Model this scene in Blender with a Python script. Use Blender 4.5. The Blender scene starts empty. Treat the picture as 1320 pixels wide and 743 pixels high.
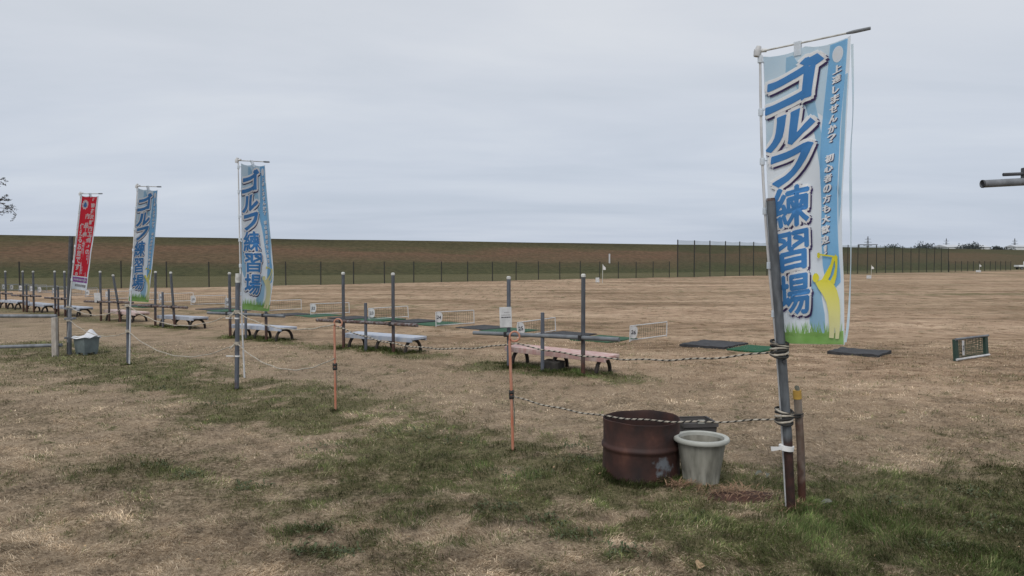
import bpy, bmesh, math, random
import numpy as np
from mathutils import Vector, Matrix

random.seed(7)
rng = np.random.default_rng(11)
R = math.radians
PI = math.pi
scene = bpy.context.scene
COL = scene.collection

# ------------------------------------------------------------------ camera
CAM_H = 1.62
cd = bpy.data.cameras.new('camera')
cd.sensor_width = 36.0
cd.lens = 36.0 * 950.0 / 1320.0
cd.clip_start = 0.05
cd.clip_end = 4000
cam = bpy.data.objects.new('camera', cd)
COL.objects.link(cam)
cam.location = (0, 0, CAM_H)
cam.rotation_euler = (R(90) - math.atan(33.5 / 950.0), 0, 0)
scene.camera = cam

# ------------------------------------------------------------------ sky and sun
SUN_EL, SUN_AZ = 52.0, 200.0          # degrees; overcast, soft
world = bpy.data.worlds.new('World')
scene.world = world
world.use_nodes = True
wt = world.node_tree
wt.nodes.clear()
def wn(t, **k):
    n = wt.nodes.new(t)
    for a, b in k.items():
        setattr(n, a, b)
    return n
wo = wn('ShaderNodeOutputWorld')
bg = wn('ShaderNodeBackground')
bg.inputs['Strength'].default_value = 0.10
sky = wn('ShaderNodeTexSky', sky_type='NISHITA', sun_disc=False)
sky.sun_elevation = R(SUN_EL)
sky.sun_rotation = R(SUN_AZ)
sky.air_density = 1.2
sky.dust_density = 2.5
tc = wn('ShaderNodeTexCoord')
sep = wn('ShaderNodeSeparateXYZ')
wt.links.new(tc.outputs['Generated'], sep.inputs[0])
zc = wn('ShaderNodeMath', operation='MAXIMUM'); zc.inputs[1].default_value = 0.0
wt.links.new(sep.outputs['Z'], zc.inputs[0])
za = wn('ShaderNodeMath', operation='ADD'); za.inputs[1].default_value = 0.10
wt.links.new(zc.outputs[0], za.inputs[0])
dx = wn('ShaderNodeMath', operation='DIVIDE'); dy = wn('ShaderNodeMath', operation='DIVIDE')
wt.links.new(sep.outputs['X'], dx.inputs[0]); wt.links.new(za.outputs[0], dx.inputs[1])
wt.links.new(sep.outputs['Y'], dy.inputs[0]); wt.links.new(za.outputs[0], dy.inputs[1])
cmb = wn('ShaderNodeCombineXYZ')
wt.links.new(dx.outputs[0], cmb.inputs['X']); wt.links.new(dy.outputs[0], cmb.inputs['Y'])
mp = wn('ShaderNodeMapping')
mp.inputs['Rotation'].default_value = (0, 0, R(12))
mp.inputs['Scale'].default_value = (0.42, 0.88, 1.0)
wt.links.new(cmb.outputs[0], mp.inputs[0])
n1 = wn('ShaderNodeTexNoise'); n1.inputs['Scale'].default_value = 0.9; n1.inputs['Detail'].default_value = 8; n1.inputs['Roughness'].default_value = 0.54
n1.inputs['Distortion'].default_value = 0.35
wt.links.new(mp.outputs[0], n1.inputs['Vector'])
rp = wn('ShaderNodeValToRGB')
e = rp.color_ramp.elements
e[0].position = 0.28; e[0].color = (4.45, 4.85, 5.45, 1)
e[1].position = 0.72; e[1].color = (5.85, 6.1, 6.5, 1)
em = e.new(0.5); em.color = (5.1, 5.42, 6.0, 1)
wt.links.new(n1.outputs['Fac'], rp.inputs['Fac'])
# cloud deck thickens and greys toward the horizon
hz = wn('ShaderNodeMapRange'); hz.inputs['From Min'].default_value = 0.0; hz.inputs['From Max'].default_value = 0.36
hz.inputs['To Min'].default_value = 0.0; hz.inputs['To Max'].default_value = 1.0
hz.interpolation_type = 'SMOOTHSTEP'
wt.links.new(zc.outputs[0], hz.inputs['Value'])
tint = wn('ShaderNodeMix', data_type='RGBA', blend_type='MIX')
tint.inputs['A'].default_value = (0.88, 0.92, 0.98, 1); tint.inputs['B'].default_value = (1.08, 1.06, 1.03, 1)
wt.links.new(hz.outputs['Result'], tint.inputs['Factor'])
ml = wn('ShaderNodeMix', data_type='RGBA', blend_type='MULTIPLY'); ml.inputs['Factor'].default_value = 1.0
wt.links.new(rp.outputs['Color'], ml.inputs['A']); wt.links.new(tint.outputs['Result'], ml.inputs['B'])
cov = wn('ShaderNodeMix', data_type='RGBA', blend_type='MIX'); cov.inputs['Factor'].default_value = 0.93
wt.links.new(sky.outputs['Color'], cov.inputs['A']); wt.links.new(ml.outputs['Result'], cov.inputs['B'])
wt.links.new(cov.outputs['Result'], bg.inputs['Color'])
wt.links.new(bg.outputs[0], wo.inputs['Surface'])

sl = bpy.data.lights.new('sun', 'SUN')
sl.energy = 1.5
sl.angle = R(28)
sl.color = (1.0, 0.96, 0.9)
sun = bpy.data.objects.new('sun', sl)
COL.objects.link(sun)
az = R(SUN_AZ)
sd = Vector((math.sin(az) * math.cos(R(SUN_EL)), math.cos(az) * math.cos(R(SUN_EL)), math.sin(R(SUN_EL))))
sun.rotation_euler = sd.to_track_quat('Z', 'Y').to_euler()

vs = scene.view_settings
vs.view_transform = 'Standard'
vs.look = 'None'
vs.exposure = 0.30
vs.gamma = 1.0
vs.use_curve_mapping = False
scene.cycles.transparent_max_bounces = 16
scene.cycles.max_bounces = 6

# ------------------------------------------------------------------ helpers
def tag(o, label=None, cat=None, group=None, kind=None):
    if label: o['label'] = label
    if cat: o['category'] = cat
    if group: o['group'] = group
    if kind: o['kind'] = kind
    return o

def empty(name, loc=(0, 0, 0), rz=0.0):
    o = bpy.data.objects.new(name, None)
    o.empty_display_size = 0.1
    COL.objects.link(o)
    o.location = loc
    o.rotation_euler = (0, 0, rz)
    return o

class MB:
    """collects vertices and faces of one mesh"""
    def __init__(s):
        s.v = []; s.f = []
    def add(s, vs, fs):
        n = len(s.v)
        s.v.extend([tuple(p) for p in vs])
        s.f.extend([tuple(i + n for i in f) for f in fs])
    def box(s, c, d, rot=None):
        hx, hy, hz_ = d[0] / 2, d[1] / 2, d[2] / 2
        vs_ = [Vector((x * hx, y * hy, z * hz_)) for z in (-1, 1) for y in (-1, 1) for x in (-1, 1)]
        if rot is not None:
            vs_ = [rot @ p for p in vs_]
        vs_ = [p + Vector(c) for p in vs_]
        s.add(vs_, [(0, 2, 3, 1), (4, 5, 7, 6), (0, 1, 5, 4), (2, 6, 7, 3), (0, 4, 6, 2), (1, 3, 7, 5)])
    def tube(s, pts, r, n=10, cap=True, up=(0, 0, 1)):
        pts = [Vector(p) for p in pts]
        rs = r if isinstance(r, (list, tuple)) else [r] * len(pts)
        rings = []
        ref = None
        for i, p in enumerate(pts):
            t = (pts[min(i + 1, len(pts) - 1)] - pts[max(i - 1, 0)]).normalized()
            if ref is None:
                ref = Vector((1, 0, 0)) if abs(t.z) > 0.8 else Vector((0, 0, 1))
            a = (ref - t * ref.dot(t))
            if a.length < 1e-4:
                a = t.orthogonal()
            a.normalize(); ref = a
            b = t.cross(a)
            rings.append([p + (a * math.cos(2 * PI * k / n) + b * math.sin(2 * PI * k / n)) * rs[i] for k in range(n)])
        vs_ = [q for ring in rings for q in ring]
        fs = []
        for i in range(len(pts) - 1):
            for k in range(n):
                k2 = (k + 1) % n
                fs.append((i * n + k, i * n + k2, (i + 1) * n + k2, (i + 1) * n + k))
        if cap:
            fs.append(tuple(range(n - 1, -1, -1)))
            m = (len(pts) - 1) * n
            fs.append(tuple(m + k for k in range(n)))
        s.add(vs_, fs)
    def lathe(s, prof, n=40, c=(0, 0, 0), fn=None, close=False):
        """prof: list of (r, z)"""
        vs_ = []
        for j, (r, z) in enumerate(prof):
            for k in range(n):
                a = 2 * PI * k / n
                rr, zz = (r, z) if fn is None else fn(r, z, a, j)
                vs_.append((c[0] + rr * math.cos(a), c[1] + rr * math.sin(a), c[2] + zz))
        fs = []
        for j in range(len(prof) - 1):
            for k in range(n):
                k2 = (k + 1) % n
                fs.append((j * n + k, j * n + k2, (j + 1) * n + k2, (j + 1) * n + k))
        if close:
            fs.append(tuple(range(n - 1, -1, -1)))
            m = (len(prof) - 1) * n
            fs.append(tuple(m + k for k in range(n)))
        s.add(vs_, fs)
    def mesh(s, name, mat=None, smooth=None):
        me = bpy.data.meshes.new(name)
        me.from_pydata(s.v, [], s.f)
        me.update()
        if mat: me.materials.append(mat)
        if smooth is not None:
            bm = bmesh.new(); bm.from_mesh(me)
            bmesh.ops.recalc_face_normals(bm, faces=bm.faces)
            for f in bm.faces: f.smooth = True
            for ed in bm.edges:
                if len(ed.link_faces) != 2 or ed.calc_face_angle(0) > R(smooth):
                    ed.smooth = False
            bm.to_mesh(me); bm.free()
        return me
    def build(s, name, mat, parent=None, smooth=None, bevel=0.0):
        me = s.mesh(name, mat, smooth)
        if bevel > 0:
            bm = bmesh.new(); bm.from_mesh(me)
            bmesh.ops.recalc_face_normals(bm, faces=bm.faces)
            bmesh.ops.bevel(bm, geom=list(bm.edges), offset=bevel, segments=2, profile=0.6, affect='EDGES', clamp_overlap=True)
            bm.to_mesh(me); bm.free()
        return link(name, me, parent)

def link(name, me, parent=None):
    o = bpy.data.objects.new(name, me)
    COL.objects.link(o)
    if parent is not None:
        o.parent = parent
    return o

def catmull(P, t):
    """P list of 3-vectors, t in 0..1 (uniform)"""
    n = len(P) - 1
    x = min(max(t, 0.0), 1.0) * n
    i = min(int(x), n - 1)
    f = x - i
    p0 = P[max(i - 1, 0)]; p1 = P[i]; p2 = P[i + 1]; p3 = P[min(i + 2, n)]
    if i == 0: p0 = p1 * 2 - p2
    if i == n - 1: p3 = p2 * 2 - p1
    return 0.5 * ((2 * p1) + (p2 - p0) * f + (2 * p0 - 5 * p1 + 4 * p2 - p3) * f * f + (3 * p1 - p0 - 3 * p2 + p3) * f ** 3)

# value noise (numpy) shared by the lawn sheet and the blades that grow on it
_perm = rng.random((256, 256))
def vnoise(x, y):
    xi = np.floor(x).astype(int); yi = np.floor(y).astype(int)
    fx = x - xi; fy = y - yi
    fx = fx * fx * (3 - 2 * fx); fy = fy * fy * (3 - 2 * fy)
    g = lambda a, b: _perm[a & 255, b & 255]
    return (g(xi, yi) * (1 - fx) + g(xi + 1, yi) * fx) * (1 - fy) + (g(xi, yi + 1) * (1 - fx) + g(xi + 1, yi + 1) * fx) * fy
def fbm(x, y, o=4, lac=2.1, gain=0.5):
    s = 0; a = 1; t = 0
    for k in range(o):
        s = s + a * vnoise(x + 17.3 * k, y - 9.1 * k); t += a
        a *= gain; x = x * lac; y = y * lac
    return s / t
def smooth01(x, a, b):
    t = np.clip((x - a) / (b - a), 0, 1)
    return t * t * (3 - 2 * t)

# ------------------------------------------------------------------ materials
def nodes(m):
    m.use_nodes = True
    nt = m.node_tree
    b = nt.nodes['Principled BSDF']
    return nt, b
def C4(c): return (c[0], c[1], c[2], 1.0)
def pm(name, c1, c2=None, scale=6.0, rough=0.6, metal=0.0, bump=0.0, detail=6, lo=0.35, hi=0.65, spec=0.35, stretch=(1, 1, 1), bscale=None, trans=0.0):
    m = bpy.data.materials.new(name)
    nt, b = nodes(m)
    b.inputs['Roughness'].default_value = rough
    b.inputs['Metallic'].default_value = metal
    b.inputs['Specular IOR Level'].default_value = spec
    c2 = c2 or tuple(x * 0.75 for x in c1)
    t = nt.nodes.new('ShaderNodeTexCoord')
    mpn = nt.nodes.new('ShaderNodeMapping'); mpn.inputs['Scale'].default_value = stretch
    nt.links.new(t.outputs['Object'], mpn.inputs[0])
    n = nt.nodes.new('ShaderNodeTexNoise'); n.inputs['Scale'].default_value = scale; n.inputs['Detail'].default_value = detail
    nt.links.new(mpn.outputs[0], n.inputs['Vector'])
    r = nt.nodes.new('ShaderNodeValToRGB')
    r.color_ramp.elements[0].position = lo; r.color_ramp.elements[0].color = C4(c1)
    r.color_ramp.elements[1].position = hi; r.color_ramp.elements[1].color = C4(c2)
    nt.links.new(n.outputs['Fac'], r.inputs['Fac'])
    nt.links.new(r.outputs['Color'], b.inputs['Base Color'])
    if bump:
        n2 = nt.nodes.new('ShaderNodeTexNoise'); n2.inputs['Scale'].default_value = bscale or scale * 4; n2.inputs['Detail'].default_value = 5
        nt.links.new(mpn.outputs[0], n2.inputs['Vector'])
        bp = nt.nodes.new('ShaderNodeBump'); bp.inputs['Strength'].default_value = bump; bp.inputs['Distance'].default_value = 0.01
        nt.links.new(n2.outputs['Fac'], bp.inputs['Height']); nt.links.new(bp.outputs[0], b.inputs['Normal'])
    if trans > 0:
        out = nt.nodes['Material Output']
        tr = nt.nodes.new('ShaderNodeBsdfTranslucent')
        nt.links.new(r.outputs['Color'], tr.inputs['Color'])
        mx = nt.nodes.new('ShaderNodeMixShader'); mx.inputs[0].default_value = trans
        nt.links.new(b.outputs[0], mx.inputs[1]); nt.links.new(tr.outputs[0], mx.inputs[2])
        nt.links.new(mx.outputs[0], out.inputs['Surface'])
    return m

def rust_steel(name, zr=0.5, soft=0.2, steel=((0.085, 0.095, 0.112), (0.05, 0.056, 0.066)), rust=((0.085, 0.035, 0.022), (0.04, 0.022, 0.018)), noise_amt=0.5):
    """galvanised pipe whose foot has rusted up to about zr metres above the soil"""
    m = bpy.data.materials.new(name)
    nt, b = nodes(m)
    b.inputs['Roughness'].default_value = 0.55
    b.inputs['Specular IOR Level'].default_value = 0.4
    g = nt.nodes.new('ShaderNodeNewGeometry')
    sp = nt.nodes.new('ShaderNodeSeparateXYZ'); nt.links.new(g.outputs['Position'], sp.inputs[0])
    def nz(scale, det=5, st=(1, 1, 1)):
        mq = nt.nodes.new('ShaderNodeMapping'); mq.inputs['Scale'].default_value = st
        nt.links.new(g.outputs['Position'], mq.inputs[0])
        n = nt.nodes.new('ShaderNodeTexNoise'); n.inputs['Scale'].default_value = scale; n.inputs['Detail'].default_value = det
        nt.links.new(mq.outputs[0], n.inputs['Vector']); return n
    nA = nz(9); nB = nz(30, 6, (1, 1, 0.25)); nC = nz(22)
    def ramp(n, c, lo=0.35, hi=0.65):
        r = nt.nodes.new('ShaderNodeValToRGB')
        r.color_ramp.elements[0].position = lo; r.color_ramp.elements[0].color = C4(c[0])
        r.color_ramp.elements[1].position = hi; r.color_ramp.elements[1].color = C4(c[1])
        nt.links.new(n.outputs['Fac'], r.inputs['Fac']); return r
    rs = ramp(nB, steel); rr = ramp(nC, rust)
    ad = nt.nodes.new('ShaderNodeMath'); ad.operation = 'MULTIPLY_ADD'
    ad.inputs[1].default_value = noise_amt; nt.links.new(nA.outputs['Fac'], ad.inputs[0])
    neg = nt.nodes.new('ShaderNodeMath'); neg.operation = 'SUBTRACT'; neg.inputs[1].default_value = 0.5 * noise_amt
    nt.links.new(sp.outputs['Z'], neg.inputs[0]); nt.links.new(neg.outputs[0], ad.inputs[2])
    mr = nt.nodes.new('ShaderNodeMapRange'); mr.inputs['From Min'].default_value = zr - soft; mr.inputs['From Max'].default_value = zr + soft
    mr.inputs['To Min'].default_value = 1; mr.inputs['To Max'].default_value = 0
    nt.links.new(ad.outputs[0], mr.inputs['Value'])
    mx = nt.nodes.new('ShaderNodeMix'); mx.data_type = 'RGBA'
    nt.links.new(mr.outputs[0], mx.inputs['Factor']); nt.links.new(rs.outputs['Color'], mx.inputs['A']); nt.links.new(rr.outputs['Color'], mx.inputs['B'])
    nt.links.new(mx.outputs['Result'], b.inputs['Base Color'])
    bp = nt.nodes.new('ShaderNodeBump'); bp.inputs['Strength'].default_value = 0.25; bp.inputs['Distance'].default_value = 0.004
    nt.links.new(nC.outputs['Fac'], bp.inputs['Height']); nt.links.new(bp.outputs[0], b.inputs['Normal'])
    return m

M = {}
M['steel'] = pm('galvanised_steel', (0.20, 0.215, 0.235), (0.13, 0.14, 0.155), 14, 0.5, 0.0, 0.15, stretch=(1, 1, .4))
M['steel_dark'] = pm('dark_steel', (0.075, 0.08, 0.088), (0.045, 0.047, 0.052), 12, 0.55)
M['post_rust'] = rust_steel('galvanised_post_with_rusty_foot', 0.34, 0.22)
M['post_clean'] = rust_steel('galvanised_post', 0.0, 0.1, ((0.105, 0.12, 0.148), (0.07, 0.08, 0.098)))
M['big_post'] = rust_steel('banner_post_steel', 0.47, 0.02, ((0.115, 0.128, 0.142), (0.06, 0.067, 0.075)), ((0.05, 0.022, 0.018), (0.022, 0.013, 0.012)), 0.06)
M['rail_rust'] = pm('rusty_pipe', (0.075, 0.045, 0.038), (0.19, 0.19, 0.2), 7, 0.6, 0, 0.2, lo=0.42, hi=0.68, stretch=(3, 3, 3))
M['rail'] = pm('weathered_pipe', (0.17, 0.185, 0.20), (0.09, 0.10, 0.115), 5, 0.5, 0, 0.1)
M['cap'] = pm('pale_cap', (0.55, 0.56, 0.54), (0.35, 0.35, 0.33), 20, 0.6)
M['rubber'] = pm('black_band', (0.018, 0.018, 0.02), (0.03, 0.03, 0.032), 10, 0.8)
M['orange'] = pm('faded_orange_plastic', (0.44, 0.16, 0.095), (0.45, 0.27, 0.20), 18, 0.55, lo=0.4, hi=0.7, stretch=(1, 1, .3))
M['white_plastic'] = pm('white_plastic', (0.58, 0.59, 0.60), (0.42, 0.43, 0.44), 9, 0.5)
M['white_tape'] = pm('white_tape', (0.72, 0.72, 0.72), (0.6, 0.6, 0.6), 9, 0.6)
M['dark_ink'] = pm('dark_ink', (0.03, 0.03, 0.045), (0.045, 0.045, 0.06), 9, 0.7)
M['grey_ink'] = pm('grey_ink', (0.25, 0.25, 0.27), (0.3, 0.3, 0.3), 9, 0.7)
M['net_green'] = pm('green_net_cord', (0.02, 0.05, 0.035), (0.03, 0.06, 0.045), 9, 0.8)
M['green_paint'] = pm('dark_green_paint', (0.018, 0.045, 0.035), (0.03, 0.055, 0.045), 12, 0.6)
M['mat_green'] = pm('green_turf_mat', (0.012, 0.075, 0.035), (0.02, 0.10, 0.05), 30, 0.9, 0, 0.5, bscale=160)
M['mat_dark'] = pm('dark_rubber_mat', (0.028, 0.03, 0.034), (0.05, 0.05, 0.054), 9, 0.85, 0, 0.3, bscale=120)
M['mat_green_worn'] = pm('worn_turf_mat', (0.02, 0.085, 0.045), (0.045, 0.10, 0.06), 12, 0.9, 0, 0.5, bscale=160)
M['seat_pink'] = pm('worn_pink_paint', (0.47, 0.29, 0.27), (0.58, 0.51, 0.46), 8, 0.6, 0, 0.15, lo=0.45, hi=0.75, stretch=(2, 2, .6))
M['seat_pinkpale'] = pm('faded_pink_paint', (0.45, 0.30, 0.28), (0.5, 0.42, 0.39), 8, 0.6, 0, 0.15, stretch=(2, 2, .6))
M['seat_blue'] = pm('worn_pale_blue_paint', (0.34, 0.39, 0.49), (0.46, 0.48, 0.52), 8, 0.5, 0, 0.12, stretch=(2, 2, .6))
M['seat_white'] = pm('worn_white_paint', (0.40, 0.43, 0.49), (0.28, 0.30, 0.35), 8, 0.5, 0, 0.12)
M['bench_leg'] = pm('rusted_iron_legs', (0.05, 0.04, 0.034), (0.022, 0.019, 0.018), 18, 0.8, 0, 0.2)
M['wood_grey'] = pm('weathered_timber', (0.44, 0.41, 0.37), (0.28, 0.25, 0.22), 9, 0.85, 0, 0.4, stretch=(6, 6, .8))
M['wood_brown'] = pm('brown_timber', (0.13, 0.075, 0.045), (0.07, 0.045, 0.03), 9, 0.85, 0, 0.4, stretch=(6, 6, .8))
M['tub'] = pm('grey_green_plastic', (0.15, 0.185, 0.19), (0.10, 0.125, 0.13), 7, 0.55)
M['bag'] = pm('white_plastic_bag', (0.68, 0.70, 0.73), (0.56, 0.58, 0.62), 5, 0.4, 0, 0.3)
M['concrete'] = pm('dark_concrete', (0.06, 0.055, 0.05), (0.035, 0.033, 0.03), 14, 0.9, 0, 0.5)
M['bark'] = pm('bark', (0.05, 0.038, 0.03), (0.03, 0.024, 0.02), 10, 0.9, 0, 0.5)
M['leaf_dark'] = pm('dark_leaves', (0.022, 0.022, 0.018), (0.035, 0.03, 0.024), 2, 0.8)
M['hazed_leaf'] = pm('hazed_far_tree_leaves', (0.045, 0.056, 0.062), (0.065, 0.075, 0.075), 0.35, 0.9)  # distance haze put into the leaf colour: lighter and bluer
M['far_wall'] = pm('pale_metal_wall', (0.62, 0.64, 0.66), (0.56, 0.58, 0.6), 0.2, 0.6)
M['far_roof'] = pm('pale_roof', (0.50, 0.52, 0.55), (0.45, 0.47, 0.5), 0.2, 0.6)
M['far_steel'] = pm('distant_steel', (0.16, 0.175, 0.20), (0.13, 0.14, 0.16), 1, 0.6)
M['glass'] = pm('dark_glass', (0.03, 0.035, 0.04), (0.04, 0.045, 0.05), 2, 0.1)
M['white_paint'] = pm('white_car_paint', (0.72, 0.73, 0.74), (0.66, 0.67, 0.68), 2, 0.3)
M['tyre'] = pm('tyre_rubber', (0.02, 0.02, 0.02), (0.03, 0.03, 0.03), 8, 0.8)
M['soil'] = pm('reddish_bare_soil', (0.085, 0.042, 0.03), (0.05, 0.028, 0.022), 22, 0.95, 0, 0.8, bscale=70)
M['straw'] = pm('loose_straw', (0.33, 0.22, 0.14), (0.22, 0.13, 0.085), 30, 0.9)
M['leaf_brown'] = pm('dry_leaf', (0.42, 0.30, 0.18), (0.33, 0.22, 0.13), 20, 0.8)
M['weed'] = pm('dark_weed_leaves', (0.045, 0.062, 0.026), (0.085, 0.10, 0.045), 14, 0.7)
M['leaf_grey'] = pm('shrivelled_leaf', (0.16, 0.17, 0.14), (0.09, 0.09, 0.07), 20, 0.8)
# banner prints
CL = 0.40
M['cloth_white'] = pm('banner_cloth', (0.76, 0.82, 0.88), (0.70, 0.77, 0.84), 3, 0.8, trans=CL)
M['cloth_paleblue'] = pm('pale_blue_print', (0.54, 0.69, 0.80), (0.63, 0.75, 0.83), 4, 0.8, trans=CL)
M['cloth_sky'] = pm('sky_blue_print', (0.32, 0.54, 0.72), (0.38, 0.59, 0.75), 4, 0.8, trans=CL)
M['cloth_mid'] = pm('mid_blue_print', (0.22, 0.49, 0.76), (0.27, 0.54, 0.79), 4, 0.8, trans=CL)
M['ink_blue'] = pm('blue_letter_print', (0.075, 0.275, 0.62), (0.10, 0.32, 0.66), 4, 0.8, trans=CL)
M['ink_white'] = pm('white_letter_print', (0.88, 0.89, 0.90), (0.84, 0.86, 0.88), 4, 0.8, trans=CL)
M['ink_purple'] = pm('purple_shadow_print', (0.05, 0.035, 0.12), (0.065, 0.045, 0.14), 4, 0.8, trans=CL)
def fade_print():
    """print that runs from strong yellow at the shoulders to cream at the feet"""
    m = pm('yellow_print', (0.62, 0.60, 0.08), (0.70, 0.66, 0.16), 6, 0.8)
    nt = m.node_tree; b = nt.nodes['Principled BSDF']
    t = nt.nodes.new('ShaderNodeTexCoord'); sp = nt.nodes.new('ShaderNodeSeparateXYZ'); nt.links.new(t.outputs['Object'], sp.inputs[0])
    r = nt.nodes.new('ShaderNodeMapRange'); r.inputs['From Min'].default_value = 1.2; r.inputs['From Max'].default_value = 1.58
    nt.links.new(sp.outputs['Z'], r.inputs['Value'])
    x = nt.nodes.new('ShaderNodeMix'); x.data_type = 'RGBA'; x.inputs['A'].default_value = (0.60, 0.60, 0.36, 1); x.inputs['B'].default_value = (0.58, 0.54, 0.035, 1)
    nt.links.new(r.outputs[0], x.inputs['Factor']); nt.links.new(x.outputs['Result'], b.inputs['Base Color'])
    return m
M['ink_yellow'] = fade_print()
M['ink_cream'] = pm('cream_print', (0.66, 0.66, 0.42), (0.70, 0.70, 0.50), 6, 0.8, trans=CL)
M['ink_green'] = pm('green_print', (0.24, 0.46, 0.12), (0.34, 0.55, 0.20), 9, 0.8, trans=CL)
M['cloth_red'] = pm('red_cloth', (0.80, 0.035, 0.065), (0.74, 0.03, 0.06), 4, 0.8, trans=CL)
M['ink_lilac'] = pm('lilac_print', (0.42, 0.16, 0.48), (0.36, 0.13, 0.42), 4, 0.8, trans=CL)
M['rope_white'] = pm('white_rope', (0.44, 0.41, 0.35), (0.28, 0.25, 0.21), 30, 0.85)
M['rope_black'] = pm('black_rope_strand', (0.02, 0.02, 0.02), (0.035, 0.035, 0.033), 30, 0.85)
M['yellow_tape'] = pm('yellow_tape', (0.45, 0.29, 0.06), (0.36, 0.22, 0.05), 20, 0.7)

def drum_mat():
    m = bpy.data.materials.new('rusted_drum_steel')
    nt, b = nodes(m)
    b.inputs['Roughness'].default_value = 0.72
    t = nt.nodes.new('ShaderNodeTexCoord')
    def nz(scale, det, st=(1, 1, 1)):
        q = nt.nodes.new('ShaderNodeMapping'); q.inputs['Scale'].default_value = st
        nt.links.new(t.outputs['Object'], q.inputs[0])
        n = nt.nodes.new('ShaderNodeTexNoise'); n.inputs['Scale'].default_value = scale; n.inputs['Detail'].default_value = det
        nt.links.new(q.outputs[0], n.inputs['Vector']); return n
    a = nz(7, 12, (1, 1, .7)); c = nz(16, 8)
    r = nt.nodes.new('ShaderNodeValToRGB')
    el = r.color_ramp.elements
    el[0].position = 0.25; el[0].color = (0.012, 0.0075, 0.008, 1)
    el[1].position = 0.8; el[1].color = (0.11, 0.046, 0.030, 1)
    k = el.new(0.5); k.color = (0.034, 0.0135, 0.0105, 1)
    k = el.new(0.64); k.color = (0.054, 0.0205, 0.015, 1)
    nt.links.new(a.outputs['Fac'], r.inputs['Fac'])
    # remains of blue paint on one side
    vm = nt.nodes.new('ShaderNodeVectorMath'); vm.operation = 'DISTANCE'
    nt.links.new(t.outputs['Object'], vm.inputs[0]); vm.inputs[1].default_value = (0.105, -0.27, 0.135)
    sb = nt.nodes.new('ShaderNodeMath'); sb.operation = 'MULTIPLY_ADD'; sb.inputs[1].default_value = 0.30
    nt.links.new(c.outputs['Fac'], sb.inputs[0]); nt.links.new(vm.outputs['Value'], sb.inputs[2])
    mr = nt.nodes.new('ShaderNodeMapRange'); mr.inputs['From Min'].default_value = 0.17; mr.inputs['From Max'].default_value = 0.22
    mr.inputs['To Min'].default_value = 0.8; mr.inputs['To Max'].default_value = 0
    nt.links.new(sb.outputs[0], mr.inputs['Value'])
    mx = nt.nodes.new('ShaderNodeMix'); mx.data_type = 'RGBA'
    mx.inputs['B'].default_value = (0.15, 0.175, 0.20, 1)
    nt.links.new(mr.outputs[0], mx.inputs['Factor']); nt.links.new(r.outputs['Color'], mx.inputs['A'])
    nt.links.new(mx.outputs['Result'], b.inputs['Base Color'])
    bp = nt.nodes.new('ShaderNodeBump'); bp.inputs['Strength'].default_value = 0.5; bp.inputs['Distance'].default_value = 0.006
    nt.links.new(c.outputs['Fac'], bp.inputs['Height']); nt.links.new(bp.outputs[0], b.inputs['Normal'])
    return m
M['drum'] = drum_mat()
M['pot'] = pm('weathered_grey_pot', (0.32, 0.315, 0.275), (0.13, 0.13, 0.108), 7, 0.7, 0, 0.15, lo=0.3, hi=0.7, stretch=(2.2, 2.2, .45))
M['pot_rim'] = pm('pale_grey_rim', (0.40, 0.41, 0.38), (0.32, 0.33, 0.3), 9, 0.65)
M['pot_dark'] = pm('dark_grey_pot', (0.085, 0.08, 0.08), (0.055, 0.052, 0.05), 9, 0.75)

def net_mat(name, col, cover):
    """fine knotted netting seen from far away: part cord, part air"""
    m = bpy.data.materials.new(name)
    nt, b = nodes(m)
    out = nt.nodes['Material Output']
    b.inputs['Base Color'].default_value = C4(col); b.inputs['Roughness'].default_value = 0.9
    tr = nt.nodes.new('ShaderNodeBsdfTransparent')
    g = nt.nodes.new('ShaderNodeNewGeometry')
    n = nt.nodes.new('ShaderNodeTexNoise'); n.inputs['Scale'].default_value = 0.6; n.inputs['Detail'].default_value = 3
    nt.links.new(g.outputs['Position'], n.inputs['Vector'])
    mr = nt.nodes.new('ShaderNodeMapRange'); mr.inputs['To Min'].default_value = cover * 0.7; mr.inputs['To Max'].default_value = cover * 1.3
    nt.links.new(n.outputs['Fac'], mr.inputs['Value'])
    mx = nt.nodes.new('ShaderNodeMixShader')
    nt.links.new(mr.outputs[0], mx.inputs[0]); nt.links.new(tr.outputs[0], mx.inputs[1]); nt.links.new(b.outputs[0], mx.inputs[2])
    nt.links.new(mx.outputs[0], out.inputs['Surface'])
    return m
M['net_tall'] = net_mat('tall_green_netting', (0.026, 0.058, 0.032), 0.32)
M['net_far'] = net_mat('far_green_netting', (0.020, 0.038, 0.026), 0.20)

# ------------------------------------------------------------------ ground
DIRU = Vector((0.79, -0.61, 0)).normalized()     # along the row of bays and the rope line
DIRV = Vector((0.61, 0.79, 0)).normalized()      # out into the field
ROPE_PTS = np.array([(-9.5, 14.3), (-7.83, 13.0), (-6.0, 11.4), (-3.49, 9.1), (-1.8, 7.4), (-0.2, 5.95), (1.3, 5.05), (2.0, 4.5), (3.6, 4.3), (6.0, 4.0)])
BAYS = [((-0.05, 11.27), (1.01, 10.43)), ((-3.14, 13.7), (-2.1, 13.0)), ((-6.02, 15.7), (-5.05, 15.1)), ((-8.93, 18.4), (-8.2, 17.9)),
        ((-11.4, 20.4), (-10.6, 19.95)), ((-13.9, 22.4), (-13.3, 21.9)), ((-16.0, 24.1), (-15.4, 23.7)), ((-18.2, 26.0), (-17.6, 25.6))]

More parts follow.
